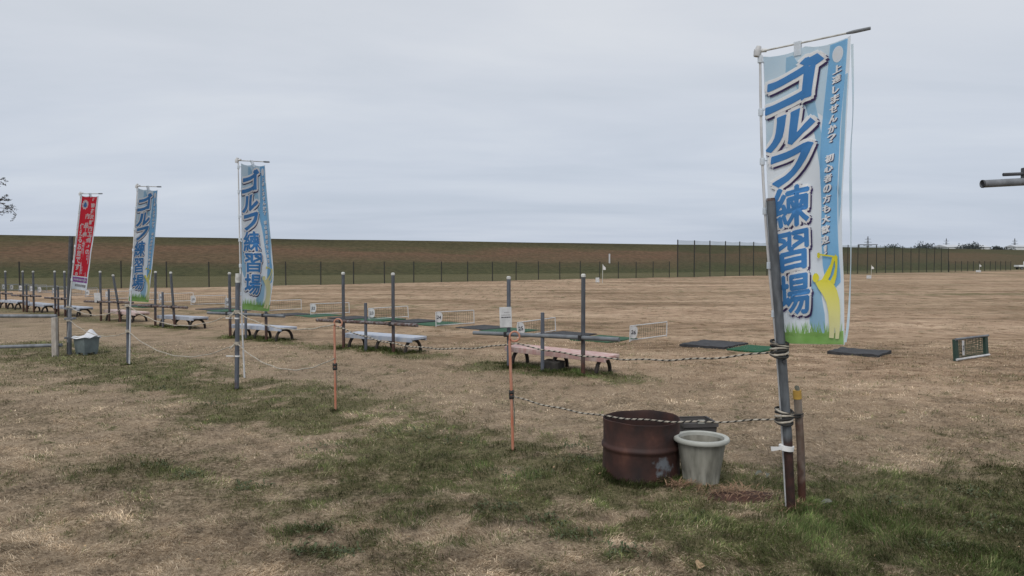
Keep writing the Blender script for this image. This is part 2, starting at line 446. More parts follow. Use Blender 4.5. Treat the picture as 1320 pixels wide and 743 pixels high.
def seg_dist(x, y, pts):
    d = np.full(np.shape(x), 1e9)
    for (ax, ay), (bx, by) in zip(pts[:-1], pts[1:]):
        ux, uy = bx - ax, by - ay
        t = np.clip(((x - ax) * ux + (y - ay) * uy) / (ux * ux + uy * uy), 0, 1)
        d = np.minimum(d, np.hypot(x - ax - t * ux, y - ay - t * uy))
    return d
def blob(x, y, cx, cy, rx, ry=None):
    ry = ry or rx
    return np.exp(-(((x - cx) / rx) ** 2 + ((y - cy) / ry) ** 2))

TUFTS = [(-1.19, 4.33, .10), (-1.15, 4.06, .09), (-0.95, 4.02, .07), (-1.9, 5.25, .10), (-2.75, 5.75, .14), (-2.45, 5.5, .12), (0.25, 4.55, .10), (0.35, 4.3, .10),
         (0.1, 5.55, .14), (-0.55, 6.6, .16), (-0.9, 6.9, .2), (0.62, 4.05, .10), (0.62, 5.9, .14)]
def green_mask(x, y):
    n1_ = fbm(x * 0.55 + 3.1, y * 0.55 + 8.2, 4)
    n2_ = fbm(x * 1.9 + 13.0, y * 1.9, 4)
    n3_ = fbm(x * 6.0 + 5.0, y * 6.0 + 2.0, 3)
    d = seg_dist(x, y, ROPE_PTS)
    g = 1.2 * np.exp(-(d / 0.84) ** 2)
    g = g + 0.85 * blob(x, y, 3.6, 4.6, 1.3, 0.9) + 0.35 * blob(x, y, 4.5, 6.2, 2.0, 0.9)
    g = g + 0.55 * blob(x, y, -0.75, 4.95, 0.55, 0.55) + 0.5 * blob(x, y, -0.55, 4.1, 0.45, 0.22)
    g = g + 0.35 * blob(x, y, -2.5, 5.7, 0.95, 0.55) + 0.3 * blob(x, y, 0.9, 4.4, 0.5, 0.5)
    g = g + 0.3 * blob(x, y, -5.2, 10.0, 2.2, 0.6) + 0.35 * blob(x, y, -8.5, 12.2, 2.5, 0.5)
    for (a, b_) in BAYS:
        cx, cy = (a[0] + b_[0]) / 2 + .15, (a[1] + b_[1]) / 2
        pts = np.array([(cx - 1.1, cy + .72), (cx + .9, cy - .75)])
        g = g + 1.1 * np.exp(-(seg_dist(x, y, pts) / 0.40) ** 2)
    far = smooth01(y, 9.0, 16.0)
    g = g + far * (1.1 * blob(x, y, 24, 37.5, 8, 1.5) + 0.35 * blob(x, y, -2.5, 27, 4, 1.2) + 0.3 * blob(x, y, -12, 24, 9, 5))
    n4_ = fbm(x * 17.0 + 1.0, y * 17.0 + 31.0, 2)
    near_n = (n1_ - 0.5) * 1.2 + (n2_ - 0.5) * 2.0 + (n3_ - 0.5) * 1.7 + (n4_ - 0.5) * 0.8
    v = g - 0.20 + near_n * (0.35 + 0.9 * np.clip(g, 0, 1))
    m = 0.92 * smooth01(v, -0.25, 0.75)
    for (tx, ty, r) in TUFTS:
        m = np.maximum(m, 0.9 * smooth01(blob(x, y, tx, ty, r * 1.5, r) + (n3_ - .5) * 1.4 + (n4_ - .5) * 1.2, .35, .75))
    m = np.maximum(m, 0.97 * smooth01(y - (63.7 + .8 * x) + 1.2 * (n1_ - .5), -.6, .6) * (y > 30))
    bare = np.maximum(blob(x, y, 1.58, 5.02, .26, .14), 0)
    return np.clip(m * (1 - np.clip(bare * 1.6, 0, 1)), 0, 1)
def dark_mask(x, y):
    """olive-brown thatch left by weeds, in irregular patches"""
    n = fbm(x * 1.3 + 40, y * 1.3 + 7, 5, 2.1, .62) + 0.45 * (fbm(x * 7 + 4, y * 7, 3) - .5) - 0.10 * smooth01(y, 7, 10)
    g = 0.9 * blob(x, y, -2.4, 5.6, 0.95, .6) + 0.5 * blob(x, y, -3.6, 7.0, 1.2, .8) + 0.5 * blob(x, y, -0.9, 5.6, .8, .7) + 0.4 * blob(x, y, -5.5, 8.3, 1.2, .6)
    return np.maximum(smooth01(n - 0.5 + 0.28 * g, 0.03, 0.20), smooth01(y - (63.7 + .8 * x), -.6, .6) * (y > 30))
def ground_z(x, y):
    near = 0.036 * (fbm(x * 0.9 + 2, y * 0.9 + 4, 3) - 0.5) + 0.030 * (fbm(x * 4.2, y * 4.2, 3) - 0.5) + 0.022 * (fbm(x * 11.0 + 3, y * 11.0, 2) - 0.5) * (1 - smooth01(np.hypot(x, y), 8, 12))
    a = smooth01(np.hypot(x, y), 13, 40)
    return near + a * 0.16 * (fbm(x * 0.12 + 9, y * 0.12 + 1, 3) - 0.5)
def gz(x, y):
    return float(ground_z(np.array([x], dtype=float), np.array([y], dtype=float))[0])

def axis(segs):
    out = []
    for a, b_, st in segs:
        out.extend(np.arange(a, b_ - 1e-6, st).tolist())
    out.append(segs[-1][1])
    return np.array(out)
half = [(0, 5.5, .05), (5.5, 12, .12), (12, 30, .4), (30, 120, 2.0), (120, 400, 20), (400, 2500, 300)]
xp = axis(half)
gx = np.concatenate([-xp[:0:-1], xp])
gy = np.concatenate([-axis([(6, 60, 6), (60, 400, 60), (400, 2500, 500)])[::-1], axis([(-5.5, 2.5, .5), (2.5, 8, .05), (8, 16, .1), (16, 32, .25), (32, 90, 1.0), (90, 400, 15), (400, 3500, 300)])])
X, Y = np.meshgrid(gx, gy)
Z = ground_z(X, Y)
nv = X.size
me = bpy.data.meshes.new('ground')
me.vertices.add(nv)
me.vertices.foreach_set('co', np.stack([X, Y, Z], -1).astype(np.float32).ravel())
nx_, ny_ = len(gx), len(gy)
idx = np.arange(nv).reshape(ny_, nx_)
q = np.stack([idx[:-1, :-1], idx[:-1, 1:], idx[1:, 1:], idx[1:, :-1]], -1).reshape(-1, 4)
me.loops.add(q.size)
me.loops.foreach_set('vertex_index', q.ravel().astype(np.int32))
me.polygons.add(len(q))
me.polygons.foreach_set('loop_start', (np.arange(len(q)) * 4).astype(np.int32))
me.polygons.foreach_set('use_smooth', np.ones(len(q), dtype=bool))
me.update(calc_edges=True)
at = me.attributes.new('cover', 'FLOAT_COLOR', 'POINT')
cc = np.zeros((nv, 4), dtype=np.float32)
cc[:, 0] = green_mask(X, Y).ravel(); cc[:, 1] = dark_mask(X, Y).ravel(); cc[:, 3] = 1
at.data.foreach_set('color', cc.ravel())

def lawn_mat():
    m = bpy.data.materials.new('dormant_lawn')
    nt, b = nodes(m)
    b.inputs['Roughness'].default_value = 0.95
    b.inputs['Specular IOR Level'].default_value = 0.1
    L = nt.links.new
    g = nt.nodes.new('ShaderNodeNewGeometry')
    at_ = nt.nodes.new('ShaderNodeAttribute'); at_.attribute_name = 'cover'
    sp = nt.nodes.new('ShaderNodeSeparateColor'); L(at_.outputs['Color'], sp.inputs[0])
    def nz(scale, det=6, st=(1, 1, 1), rough=0.6, rot=0):
        mq = nt.nodes.new('ShaderNodeMapping'); mq.inputs['Scale'].default_value = st; mq.inputs['Rotation'].default_value = (0, 0, rot)
        L(g.outputs['Position'], mq.inputs[0])
        n = nt.nodes.new('ShaderNodeTexNoise'); n.inputs['Scale'].default_value = scale; n.inputs['Detail'].default_value = det; n.inputs['Roughness'].default_value = rough
        L(mq.outputs[0], n.inputs['Vector']); return n
    def ramp(src, stops):
        r = nt.nodes.new('ShaderNodeValToRGB')
        el = r.color_ramp.elements
        el[0].position, el[0].color = stops[0][0], C4(stops[0][1])
        el[1].position, el[1].color = stops[-1][0], C4(stops[-1][1])
        for p, c in stops[1:-1]:
            k = el.new(p); k.color = C4(c)
        L(src, r.inputs['Fac']); return r
    def mixc(f, a, b_, mode='MIX'):
        x = nt.nodes.new('ShaderNodeMix'); x.data_type = 'RGBA'; x.blend_type = mode
        if hasattr(f, 'default_value') or not isinstance(f, (int, float)): L(f, x.inputs['Factor'])
        else: x.inputs['Factor'].default_value = f
        L(a, x.inputs['A']); L(b_, x.inputs['B']); return x.outputs['Result']
    fine = nz(28, 8, (1, 1, 1), 0.7)
    med = nz(2.2, 7, (1, 1, 1), 0.65)
    streak = nz(0.30, 11, (0.42, 1.0, 1.0), 0.76, R(6))       # mowing and wheel marks across the field
    streak2 = nz(1.5, 9, (0.62, 1.0, 1.0), 0.78, R(-4))
    big = nz(0.075, 6, (.45, 1, 1), .62, R(8))
    straw = ramp(fine.outputs['Fac'], [(0.25, (0.12, 0.086, 0.056)), (0.5, (0.31, 0.24, 0.168)), (0.75, (0.48, 0.385, 0.28))])
    field = ramp(streak.outputs['Fac'], [(0.30, (0.15, 0.105, 0.070)), (0.44, (0.33, 0.241, 0.165)), (0.54, (0.43, 0.325, 0.231)), (0.68, (0.535, 0.42, 0.308))])
    field2 = ramp(streak2.outputs['Fac'], [(0.34, (0.36, 0.32, 0.28)), (0.44, (0.82, 0.80, 0.77)), (0.55, (1.0, 1.0, 1.0)), (0.7, (1.15, 1.14, 1.1))])
    fieldc = mixc(0.85, field.outputs['Color'], field2.outputs['Color'], 'MULTIPLY')
    fmul = ramp(fine.outputs['Fac'], [(0.3, (0.72, 0.72, 0.72)), (0.7, (1.18, 1.18, 1.18))])
    fieldc = mixc(1.0, fieldc, fmul.outputs['Color'], 'MULTIPLY')
    spk = nz(2.6, 7, (.75, 1, 1), .72)
    spc = ramp(spk.outputs['Fac'], [(0.34, (0.42, 0.37, 0.32)), (0.405, (0.62, 0.58, 0.53)), (0.44, (1.0, 1.0, 1.0)), (0.7, (1.06, 1.06, 1.06))])
    fieldc = mixc(1.0, fieldc, spc.outputs['Color'], 'MULTIPLY')
    zone = ramp(big.outputs['Fac'], [(0.34, (0.66, 0.60, 0.55)), (0.47, (0.95, 0.93, 0.9)), (0.58, (1.09, 1.05, 1.04)), (0.72, (1.16, 1.12, 1.1))])
    fieldc = mixc(1.0, fieldc, zone.outputs['Color'], 'MULTIPLY')
    # the worn field takes over from the lawn as one walks out past the bays
    sx = nt.nodes.new('ShaderNodeSeparateXYZ'); L(g.outputs['Position'], sx.inputs[0])
    dd = nt.nodes.new('ShaderNodeMath'); dd.operation = 'MULTIPLY_ADD'; dd.inputs[1].default_value = 0.77
    L(sx.outputs['X'], dd.inputs[0]); L(sx.outputs['Y'], dd.inputs[2])
    fm = nt.nodes.new('ShaderNodeMapRange'); fm.inputs['From Min'].default_value = 8.0; fm.inputs['From Max'].default_value = 15.0
    L(dd.outputs[0], fm.inputs['Value'])
    col = mixc(fm.outputs[0], straw.outputs['Color'], fieldc)
    mm = ramp(med.outputs['Fac'], [(0.3, (0.74, 0.72, 0.70)), (0.55, (1.0, 1.0, 1.0)), (0.75, (1.12, 1.12, 1.12))])
    col = mixc(0.8, col, mm.outputs['Color'], 'MULTIPLY')
    dk = ramp(fine.outputs['Fac'], [(0.3, (0.055, 0.045, 0.026)), (0.7, (0.12, 0.095, 0.058))])
    dm = nt.nodes.new('ShaderNodeMath'); dm.operation = 'MULTIPLY'; dm.inputs[1].default_value = 0.0
    dmf = nt.nodes.new('ShaderNodeMapRange'); dmf.inputs['From Min'].default_value = 0.62; dmf.inputs['From Max'].default_value = 0.40; dmf.inputs['To Max'].default_value = 0.75
    L(fine.outputs['Fac'], dmf.inputs['Value']); L(dmf.outputs[0], dm.inputs[1])
    L(sp.outputs['Green'], dm.inputs[0])
    col = mixc(dm.outputs[0], col, dk.outputs['Color'])
    gr = ramp(fine.outputs['Fac'], [(0.28, (0.030, 0.034, 0.014)), (0.5, (0.085, 0.090, 0.036)), (0.75, (0.165, 0.155, 0.075))])
    gm = nt.nodes.new('ShaderNodeMath'); gm.operation = 'MULTIPLY'; gm.inputs[1].default_value = 0.78
    L(sp.outputs['Red'], gm.inputs[0])
    col = mixc(gm.outputs[0], col, gr.outputs['Color'])
    L(col, b.inputs['Base Color'])
    bp = nt.nodes.new('ShaderNodeBump'); bp.inputs['Strength'].default_value = 0.55; bp.inputs['Distance'].default_value = 0.03
    L(fine.outputs['Fac'], bp.inputs['Height'])
    bp2 = nt.nodes.new('ShaderNodeBump'); bp2.inputs['Strength'].default_value = 0.5; bp2.inputs['Distance'].default_value = 0.15
    L(streak2.outputs['Fac'], bp2.inputs['Height']); L(bp.outputs[0], bp2.inputs['Normal'])
    L(bp2.outputs[0], b.inputs['Normal'])
    return m
me.materials.append(lawn_mat())
ground = link('ground', me)
tag(ground, kind='structure')

# ------------------------------------------------------------------ levee behind the driving field
def levee_mat():
    m = bpy.data.materials.new('levee_grass')
    nt, b = nodes(m)
    b.inputs['Roughness'].default_value = 0.95; b.inputs['Specular IOR Level'].default_value = 0.1
    L = nt.links.new
    uv = nt.nodes.new('ShaderNodeUVMap'); uv.uv_map = 'UVMap'      # x along the levee in metres, y up the slope 0..1
    sp = nt.nodes.new('ShaderNodeSeparateXYZ'); L(uv.outputs[0], sp.inputs[0])
    g = nt.nodes.new('ShaderNodeNewGeometry')
    def nz(scale, det, st=(1, 1, 1), src=None):
        mq = nt.nodes.new('ShaderNodeMapping'); mq.inputs['Scale'].default_value = st
        L(src or g.outputs['Position'], mq.inputs[0])
        n = nt.nodes.new('ShaderNodeTexNoise'); n.inputs['Scale'].default_value = scale; n.inputs['Detail'].default_value = det; n.inputs['Roughness'].default_value = 0.65
        L(mq.outputs[0], n.inputs['Vector']); return n
    a = nz(0.035, 9, (1, 70, 1), uv.outputs[0])
    ad = nt.nodes.new('ShaderNodeMath'); ad.operation = 'MULTIPLY_ADD'; ad.inputs[1].default_value = 1.1
    L(a.outputs['Fac'], ad.inputs[0]); L(sp.outputs['Y'], ad.inputs[2])
    r = nt.nodes.new('ShaderNodeValToRGB'); el = r.color_ramp.elements
    el[0].position = 0.20; el[0].color = (0.074, 0.078, 0.037, 1)
    el[1].position = 1.0; el[1].color = (0.034, 0.031, 0.017, 1)
    for p, c in ((0.42, (0.070, 0.068, 0.034)), (0.56, (0.098, 0.071, 0.042)), (0.70, (0.118, 0.073, 0.046)), (0.82, (0.072, 0.063, 0.032)), (0.92, (0.055, 0.050, 0.025))):
        k = el.new(p / 1.28 if False else p); k.color = C4(c)
    sc = nt.nodes.new('ShaderNodeMath'); sc.operation = 'MULTIPLY'; sc.inputs[1].default_value = 0.61
    L(ad.outputs[0], sc.inputs[0]); L(sc.outputs[0], r.inputs['Fac'])
    f = nz(1.6, 10)
    r2 = nt.nodes.new('ShaderNodeValToRGB'); r2.color_ramp.elements[0].position = 0.36; r2.color_ramp.elements[0].color = (0.70, 0.72, 0.70, 1)
    r2.color_ramp.elements[1].position = 0.64; r2.color_ramp.elements[1].color = (1.25, 1.22, 1.2, 1)
    L(f.outputs['Fac'], r2.inputs['Fac'])
    x = nt.nodes.new('ShaderNodeMix'); x.data_type = 'RGBA'; x.blend_type = 'MULTIPLY'; x.inputs['Factor'].default_value = 1
    L(r.outputs['Color'], x.inputs['A']); L(r2.outputs['Color'], x.inputs['B'])
    # greener toward the upstream end
    gg = nt.nodes.new('ShaderNodeMapRange'); gg.inputs['From Min'].default_value = 120; gg.inputs['From Max'].default_value = 240
    gg.inputs['To Max'].default_value = 0.6
    L(sp.outputs['X'], gg.inputs['Value'])
    y = nt.nodes.new('ShaderNodeMix'); y.data_type = 'RGBA'; y.inputs['B'].default_value = (0.066, 0.064, 0.036, 1)
    L(gg.outputs[0], y.inputs['Factor']); L(x.outputs['Result'], y.inputs['A'])
    L(y.outputs['Result'], b.inputs['Base Color'])
    bp = nt.nodes.new('ShaderNodeBump'); bp.inputs['Strength'].default_value = 0.6; bp.inputs['Distance'].default_value = 0.3
    L(f.outputs['Fac'], bp.inputs['Height']); L(bp.outputs[0], b.inputs['Normal'])
    return m
LV_C, LV_M, LV_H, LV_W = 130.0, 0.537, 5.1, 26.0
ld = Vector((1, LV_M, 0)).normalized(); ln = Vector((-ld.y, ld.x, 0))
lo_ = Vector((0, LV_C, 0))
prof = [(-LV_W, -0.3, 0), (-LV_W * .93, 0.08, .05), (-LV_W * .75, LV_H * .22, .22), (-LV_W * .5, LV_H * .48, .48), (-LV_W * .25, LV_H * .74, .74), (-LV_W * .07, LV_H * .945, .94), (-1.0, LV_H * .995, .985), (0, LV_H, 1.0), (5, LV_H, 1.0), (24, 0.0, 0.2)]
ss = np.arange(-420, 620.1, 4.0)
vv = []; uvs = []
for s_ in ss:
    for j, (o_, z_, t_) in enumerate(prof):
        p = lo_ + ld * float(s_) + ln * o_
        wob = 0.10 * (float(fbm(np.array([s_ * .06]), np.array([j * .9]), 3)[0]) - .5) * (1 if 0 < j < 9 else 0)
        crest = -0.0008 * max(0.0, float(s_) - 60) if j >= 5 and j < 9 else 0
        vv.append((p.x, p.y, z_ + wob * 2 + crest)); uvs.append((float(s_) + 80, t_))
ff = []
k_ = len(prof)
for i in range(len(ss) - 1):
    for j in range(k_ - 1):
        ff.append((i * k_ + j, (i + 1) * k_ + j, (i + 1) * k_ + j + 1, i * k_ + j + 1))
lme = bpy.data.meshes.new('levee')
lme.from_pydata(vv, [], ff); lme.update()
ul = lme.uv_layers.new(name='UVMap')
for lp in lme.loops:
    ul.data[lp.index].uv = uvs[lp.vertex_index]
lme.polygons.foreach_set('use_smooth', np.ones(len(lme.polygons), dtype=bool))
lme.materials.append(levee_mat())
tag(link('levee', lme), kind='structure')
def levee_z(x, y):
    o_ = (Vector((x, y, 0)) - lo_).dot(ln)
    return float(np.interp(o_, [p[0] for p in prof], [p[1] for p in prof]))

# ------------------------------------------------------------------ grass blades (uncountable)
def blades_mesh(name, x, y, kind):
    """kind: array 0 straw, 1 green; one bent kite-shaped blade for each point"""
    n = len(x)
    z = ground_z(x, y)
    d = np.hypot(x, y)
    wide = np.clip(d / 6.0, 0.85, 2.4)
    g = kind == 1
    lush = np.zeros(n)
    for (cx, cy, r, a) in LUSH:
        lush = np.maximum(lush, a * blob(x, y, cx, cy, r))
    L_ = np.where(g, rng.uniform(.022, .055, n), rng.uniform(.020, .058, n)) * (1 + .8 * lush * g)
    L_ = L_ * np.clip(1 + 2.4 * (fbm(x * 5.5 + 31, y * 5.5 + 3, 3) - .5), .45, 1.9)
    W_ = np.where(g, rng.uniform(.0026, .0048, n), rng.uniform(.0018, .0036, n)) * wide
    tilt = np.where(g, rng.uniform(.25, 1.15, n), rng.uniform(.75, 1.52, n)) - 0.25 * lush * g
    az_ = 9.0 * fbm(x * 3.3 + 7, y * 3.3 + 2, 3) + rng.normal(0, .9, n)
    dxy = np.stack([np.cos(az_), np.sin(az_)], -1)
    side = np.stack([-dxy[:, 1], dxy[:, 0]], -1)
    st, ct = np.sin(tilt), np.cos(tilt)
    st2, ct2 = np.sin(np.minimum(tilt + .45, 1.62)), np.cos(np.minimum(tilt + .45, 1.62))
    base = np.stack([x, y, z - .003], -1)
    midp = base.copy(); midp[:, :2] += dxy * (L_ * .5 * st)[:, None]; midp[:, 2] += L_ * .5 * ct + .002
    tip = midp.copy(); tip[:, :2] += dxy * (L_ * .5 * st2)[:, None]; tip[:, 2] += L_ * .5 * ct2
    lm = midp.copy(); lm[:, :2] += side * W_[:, None] * .5
    rm = midp.copy(); rm[:, :2] -= side * W_[:, None] * .5
    co = np.stack([base, lm, tip, rm], 1).reshape(-1, 3).astype(np.float32)
    me_ = bpy.data.meshes.new(name)
    me_.vertices.add(4 * n); me_.vertices.foreach_set('co', co.ravel())
    me_.loops.add(4 * n); me_.loops.foreach_set('vertex_index', np.arange(4 * n, dtype=np.int32))
    me_.polygons.add(n); me_.polygons.foreach_set('loop_start', (np.arange(n) * 4).astype(np.int32))
    me_.update(calc_edges=True)
    pal_s = np.array([(.43, .335, .23), (.54, .43, .305), (.31, .23, .15), (.68, .57, .43), (.14, .098, .06), (.48, .385, .275), (.60, .49, .355), (.35, .275, .19)])
    pal_g = np.array([(.092, .124, .038), (.14, .172, .056), (.056, .076, .024), (.205, .215, .098), (.12, .136, .056), (.19, .185, .095)])
    c = np.where(g[:, None], pal_g[rng.integers(0, len(pal_g), n)], pal_s[rng.integers(0, len(pal_s), n)])
    dk = dark_mask(x, y)
    mixd = (rng.random(n) < dk * .75) & (~g)
    c = np.where(mixd[:, None], np.array((.105, .080, .048)) * rng.uniform(.6, 1.4, n)[:, None], c)
    lg = g & (rng.random(n) < lush * .8)
    c = np.where(lg[:, None], np.array((.095, .14, .045)) * rng.uniform(.7, 1.35, n)[:, None], c)
    clump = np.clip(1 + 2.0 * (fbm(x * 8.5 + 2, y * 8.5 + 6, 3) - .5), .45, 1.6) * np.clip(1 + 1.1 * (fbm(x * 1.3 + 22, y * 1.3 + 16, 4) - .5), .6, 1.4)
    c = c * (rng.uniform(.72, 1.28, n) * clump)[:, None]
    cols = np.ones((n, 4, 4), dtype=np.float32); cols[:, :, :3] = c[:, None, :]
    a_ = me_.attributes.new('blade', 'FLOAT_COLOR', 'POINT')
    a_.data.foreach_set('color', cols.ravel())
    return me_
def blade_mat():
    m = bpy.data.materials.new('grass_blades')
    nt, b = nodes(m)
    b.inputs['Roughness'].default_value = 0.75; b.inputs['Specular IOR Level'].default_value = 0.15
    a_ = nt.nodes.new('ShaderNodeAttribute'); a_.attribute_name = 'blade'
    nt.links.new(a_.outputs['Color'], b.inputs['Base Color'])
    tr = nt.nodes.new('ShaderNodeBsdfTranslucent'); nt.links.new(a_.outputs['Color'], tr.inputs['Color'])
    mx = nt.nodes.new('ShaderNodeMixShader'); mx.inputs[0].default_value = 0.25
    nt.links.new(b.outputs[0], mx.inputs[1]); nt.links.new(tr.outputs[0], mx.inputs[2])
    nt.links.new(mx.outputs[0], nt.nodes['Material Output'].inputs['Surface'])
    return m
LUSH = [(2.05, 4.6, .32, .9), (2.3, 4.45, .3, .8), (1.75, 4.35, .3, .6), (3.1, 4.1, .35, .6), (2.6, 3.9, .3, .5), (-0.3, 5.7, .3, .5), (0.05, 5.4, .25, .6), (-5.0, 10.3, .6, .6),
        (0.45, 10.9, .5, .8), (1.0, 10.5, .35, .9), (0.25, 11.2, .4, .7), (-2.3, 13.35, .5, .7), (-5.2, 15.4, .6, .5), (-1.19, 4.33, .12, .5), (1.1, 5.3, .3, .4), (.75, 5.35, .2, .5), (1.2, 5.35, .2, .4), (.98, 5.85, .2, .4)]
NB = 680000
uu = rng.random(NB)
d0, d1, pw = 2.9, 15.0, -0.75
dd_ = (d0 ** pw + uu * (d1 ** pw - d0 ** pw)) ** (1 / pw)
bx = dd_ * rng.uniform(-.92, .92, NB); by = dd_
gm_ = green_mask(bx, by)
kind = (rng.random(NB) < np.clip(gm_ * .92, 0, .82)).astype(int)
# blades thin out where the thatch is dark and worn
keep = rng.random(NB) > 0.55 * dark_mask(bx, by) * (1 - gm_)
bare_ = blob(bx, by, 1.56, 5.02, .24, .13) + (rng.random(NB) - .5) * .3
keep &= bare_ < 0.45
keep &= np.hypot(bx - 0.98, by - 5.55) > .285
keep &= np.hypot(bx - 1.39, by - 5.35) > .14
bx, by, kind = bx[keep], by[keep], kind[keep]
# grass left uncut against the things that stand in it
col_x, col_y, col_k = [], [], []
def collar(cx, cy, r0, r1, n, pg):
    a = rng.uniform(0, 2 * PI, n); r = r0 + (r1 - r0) * rng.random(n) ** 1.8
    col_x.append(cx + r * np.cos(a)); col_y.append(cy + r * np.sin(a)); col_k.append((rng.random(n) < pg).astype(int))
collar(.98, 5.55, .288, .36, 5200, .75); collar(1.385, 5.35, .125, .19, 1600, .6); collar(1.5, 5.98, .17, .25, 1200, .5)
collar(1.835, 4.765, .03, .12, 1100, .8); collar(1.935, 4.85, .03, .12, 900, .8)
collar(.01, 6.26, .012, .08, 300, .7); collar(-1.92, 7.97, .012, .08, 300, .7); collar(-3.5, 9.31, .03, .12, 500, .7); collar(-6.02, 11.52, .03, .12, 500, .7)
for (a_, b_) in BAYS[:4]:
    for q_ in (a_, b_, ((a_[0] + b_[0]) / 2, (a_[1] + b_[1]) / 2)):
        collar(q_[0], q_[1], .03, .26, 900, .85)
    for f_ in (-.25, .2, .65, 1.15):
        collar(a_[0] + (b_[0] - a_[0]) * f_ + .17, a_[1] + (b_[1] - a_[1]) * f_ + .2, .0, .3, 700, .85)
bx = np.concatenate([bx] + col_x); by = np.concatenate([by] + col_y); kind = np.concatenate([kind] + col_k)
bm_ = blades_mesh('grass', bx, by, kind)
M['blade'] = blade_mat()
bm_.materials.append(M['blade'])
go = link('grass', bm_)
tag(go, 'short straw coloured lawn grass mixed with green patches', 'grass', kind='stuff')

# low tufts scattered over the worn field beyond the bays
NT = 9000
tu = rng.random(NT)
ty_ = (13.0 ** -0.6 + tu * (75.0 ** -0.6 - 13.0 ** -0.6)) ** (1 / -0.6)
tx_ = ty_ * rng.uniform(-.85, .85, NT)
kp = (fbm(tx_ * .12, ty_ * .45, 4) > .47)
tx_, ty_ = tx_[kp], ty_[kp]
rep = 9
fx_ = np.repeat(tx_, rep) + rng.normal(0, .10, len(tx_) * rep); fy_ = np.repeat(ty_, rep) + rng.normal(0, .05, len(tx_) * rep)
fk = (rng.random(len(fx_)) < np.clip(green_mask(fx_, fy_) * 1.1, 0, .8)).astype(int)
dark_fk = blades_mesh('field_tufts', fx_, fy_, fk)
ca = np.empty(len(fx_) * 16, dtype=np.float32); dark_fk.attributes['blade'].data.foreach_get('color', ca)
ca = ca.reshape(-1, 4, 4); ca[:, :, :3] *= np.repeat(rng.uniform(.3, .75, len(tx_)), rep)[:, None, None]      # older, browner growth
dark_fk.attributes['blade'].data.foreach_set('color', ca.ravel())
dark_fk.materials.append(M['blade'])
tag(link('field_tufts', dark_fk), 'low dry grass tufts scattered over the worn field', 'grass', kind='stuff')

# ------------------------------------------------------------------ far net fences
def fence_pt(x):
    return Vector((x, 63.5 + 0.8 * x, 0))
def net_fence(name, xs, h, label, r):
    o0 = fence_pt(xs[0]); o0.z = 0
    t = empty(name, o0)
    tag(t, label, 'fence')
    fd = Vector((1, .8, 0)).normalized()
    pm_ = MB(); pm_.tube([(0, 0, -.3), (0, 0, h)], r, 6)
    pme = pm_.mesh('fence_post', M['fence_post'], 40)
    prev = None
    for i, x in enumerate(xs):
        p = fence_pt(x) - o0
        po = link('fence_post', pme, t)
        z = gz(x, 63.5 + .8 * x)
        po.location = (p.x, p.y, z)
        po.rotation_euler = (random.uniform(-.012, .012), random.uniform(-.012, .012), 0)
        if prev is not None:
            nb = MB()
            mid = (prev + p) / 2
            sag = random.uniform(.02, .08)
            nb.add([(prev.x, prev.y, -.1), (mid.x, mid.y, -.1), (p.x, p.y, -.1), (p.x, p.y, h - .04), (mid.x, mid.y, h - .04 - sag), (prev.x, prev.y, h - .04)],
                   [(0, 1, 4, 5), (1, 2, 3, 4)])
            nb.build('net_panel', M['net_tall'] if h > 3 else M['net_far'], t)
        prev = p
    return t
M['fence_post'] = pm('dark_fence_post', (0.026, 0.032, 0.030), (0.042, 0.034, 0.030), 1.2, 0.8)
net_fence('net_fence', [-5.65 + 2.0 * i for i in range(-13, 12)], 1.65, 'low green net fence with dark posts below the long levee', .042)
net_fence('net_fence', [17.4 + 2.16 * i for i in range(0, 26)], 3.95, 'tall green net fence on dark posts behind the big banner', .06)
net_fence('net_fence', [71.6 + 2.0 * i for i in range(0, 12)], 1.75, 'low green net fence running on from the tall one beside the white truck', .055)

# ------------------------------------------------------------------ practice bays: club racks and benches
def bez_arch(w, h, n=14):
    """inverted U in the local y-z plane"""
    pts = []
    for i in range(n + 1):
        a = PI * i / n
        c, s = math.cos(a), math.sin(a)
        pts.append((0, -w * math.copysign(abs(c) ** .92, c), h * abs(s) ** .9))
    return pts

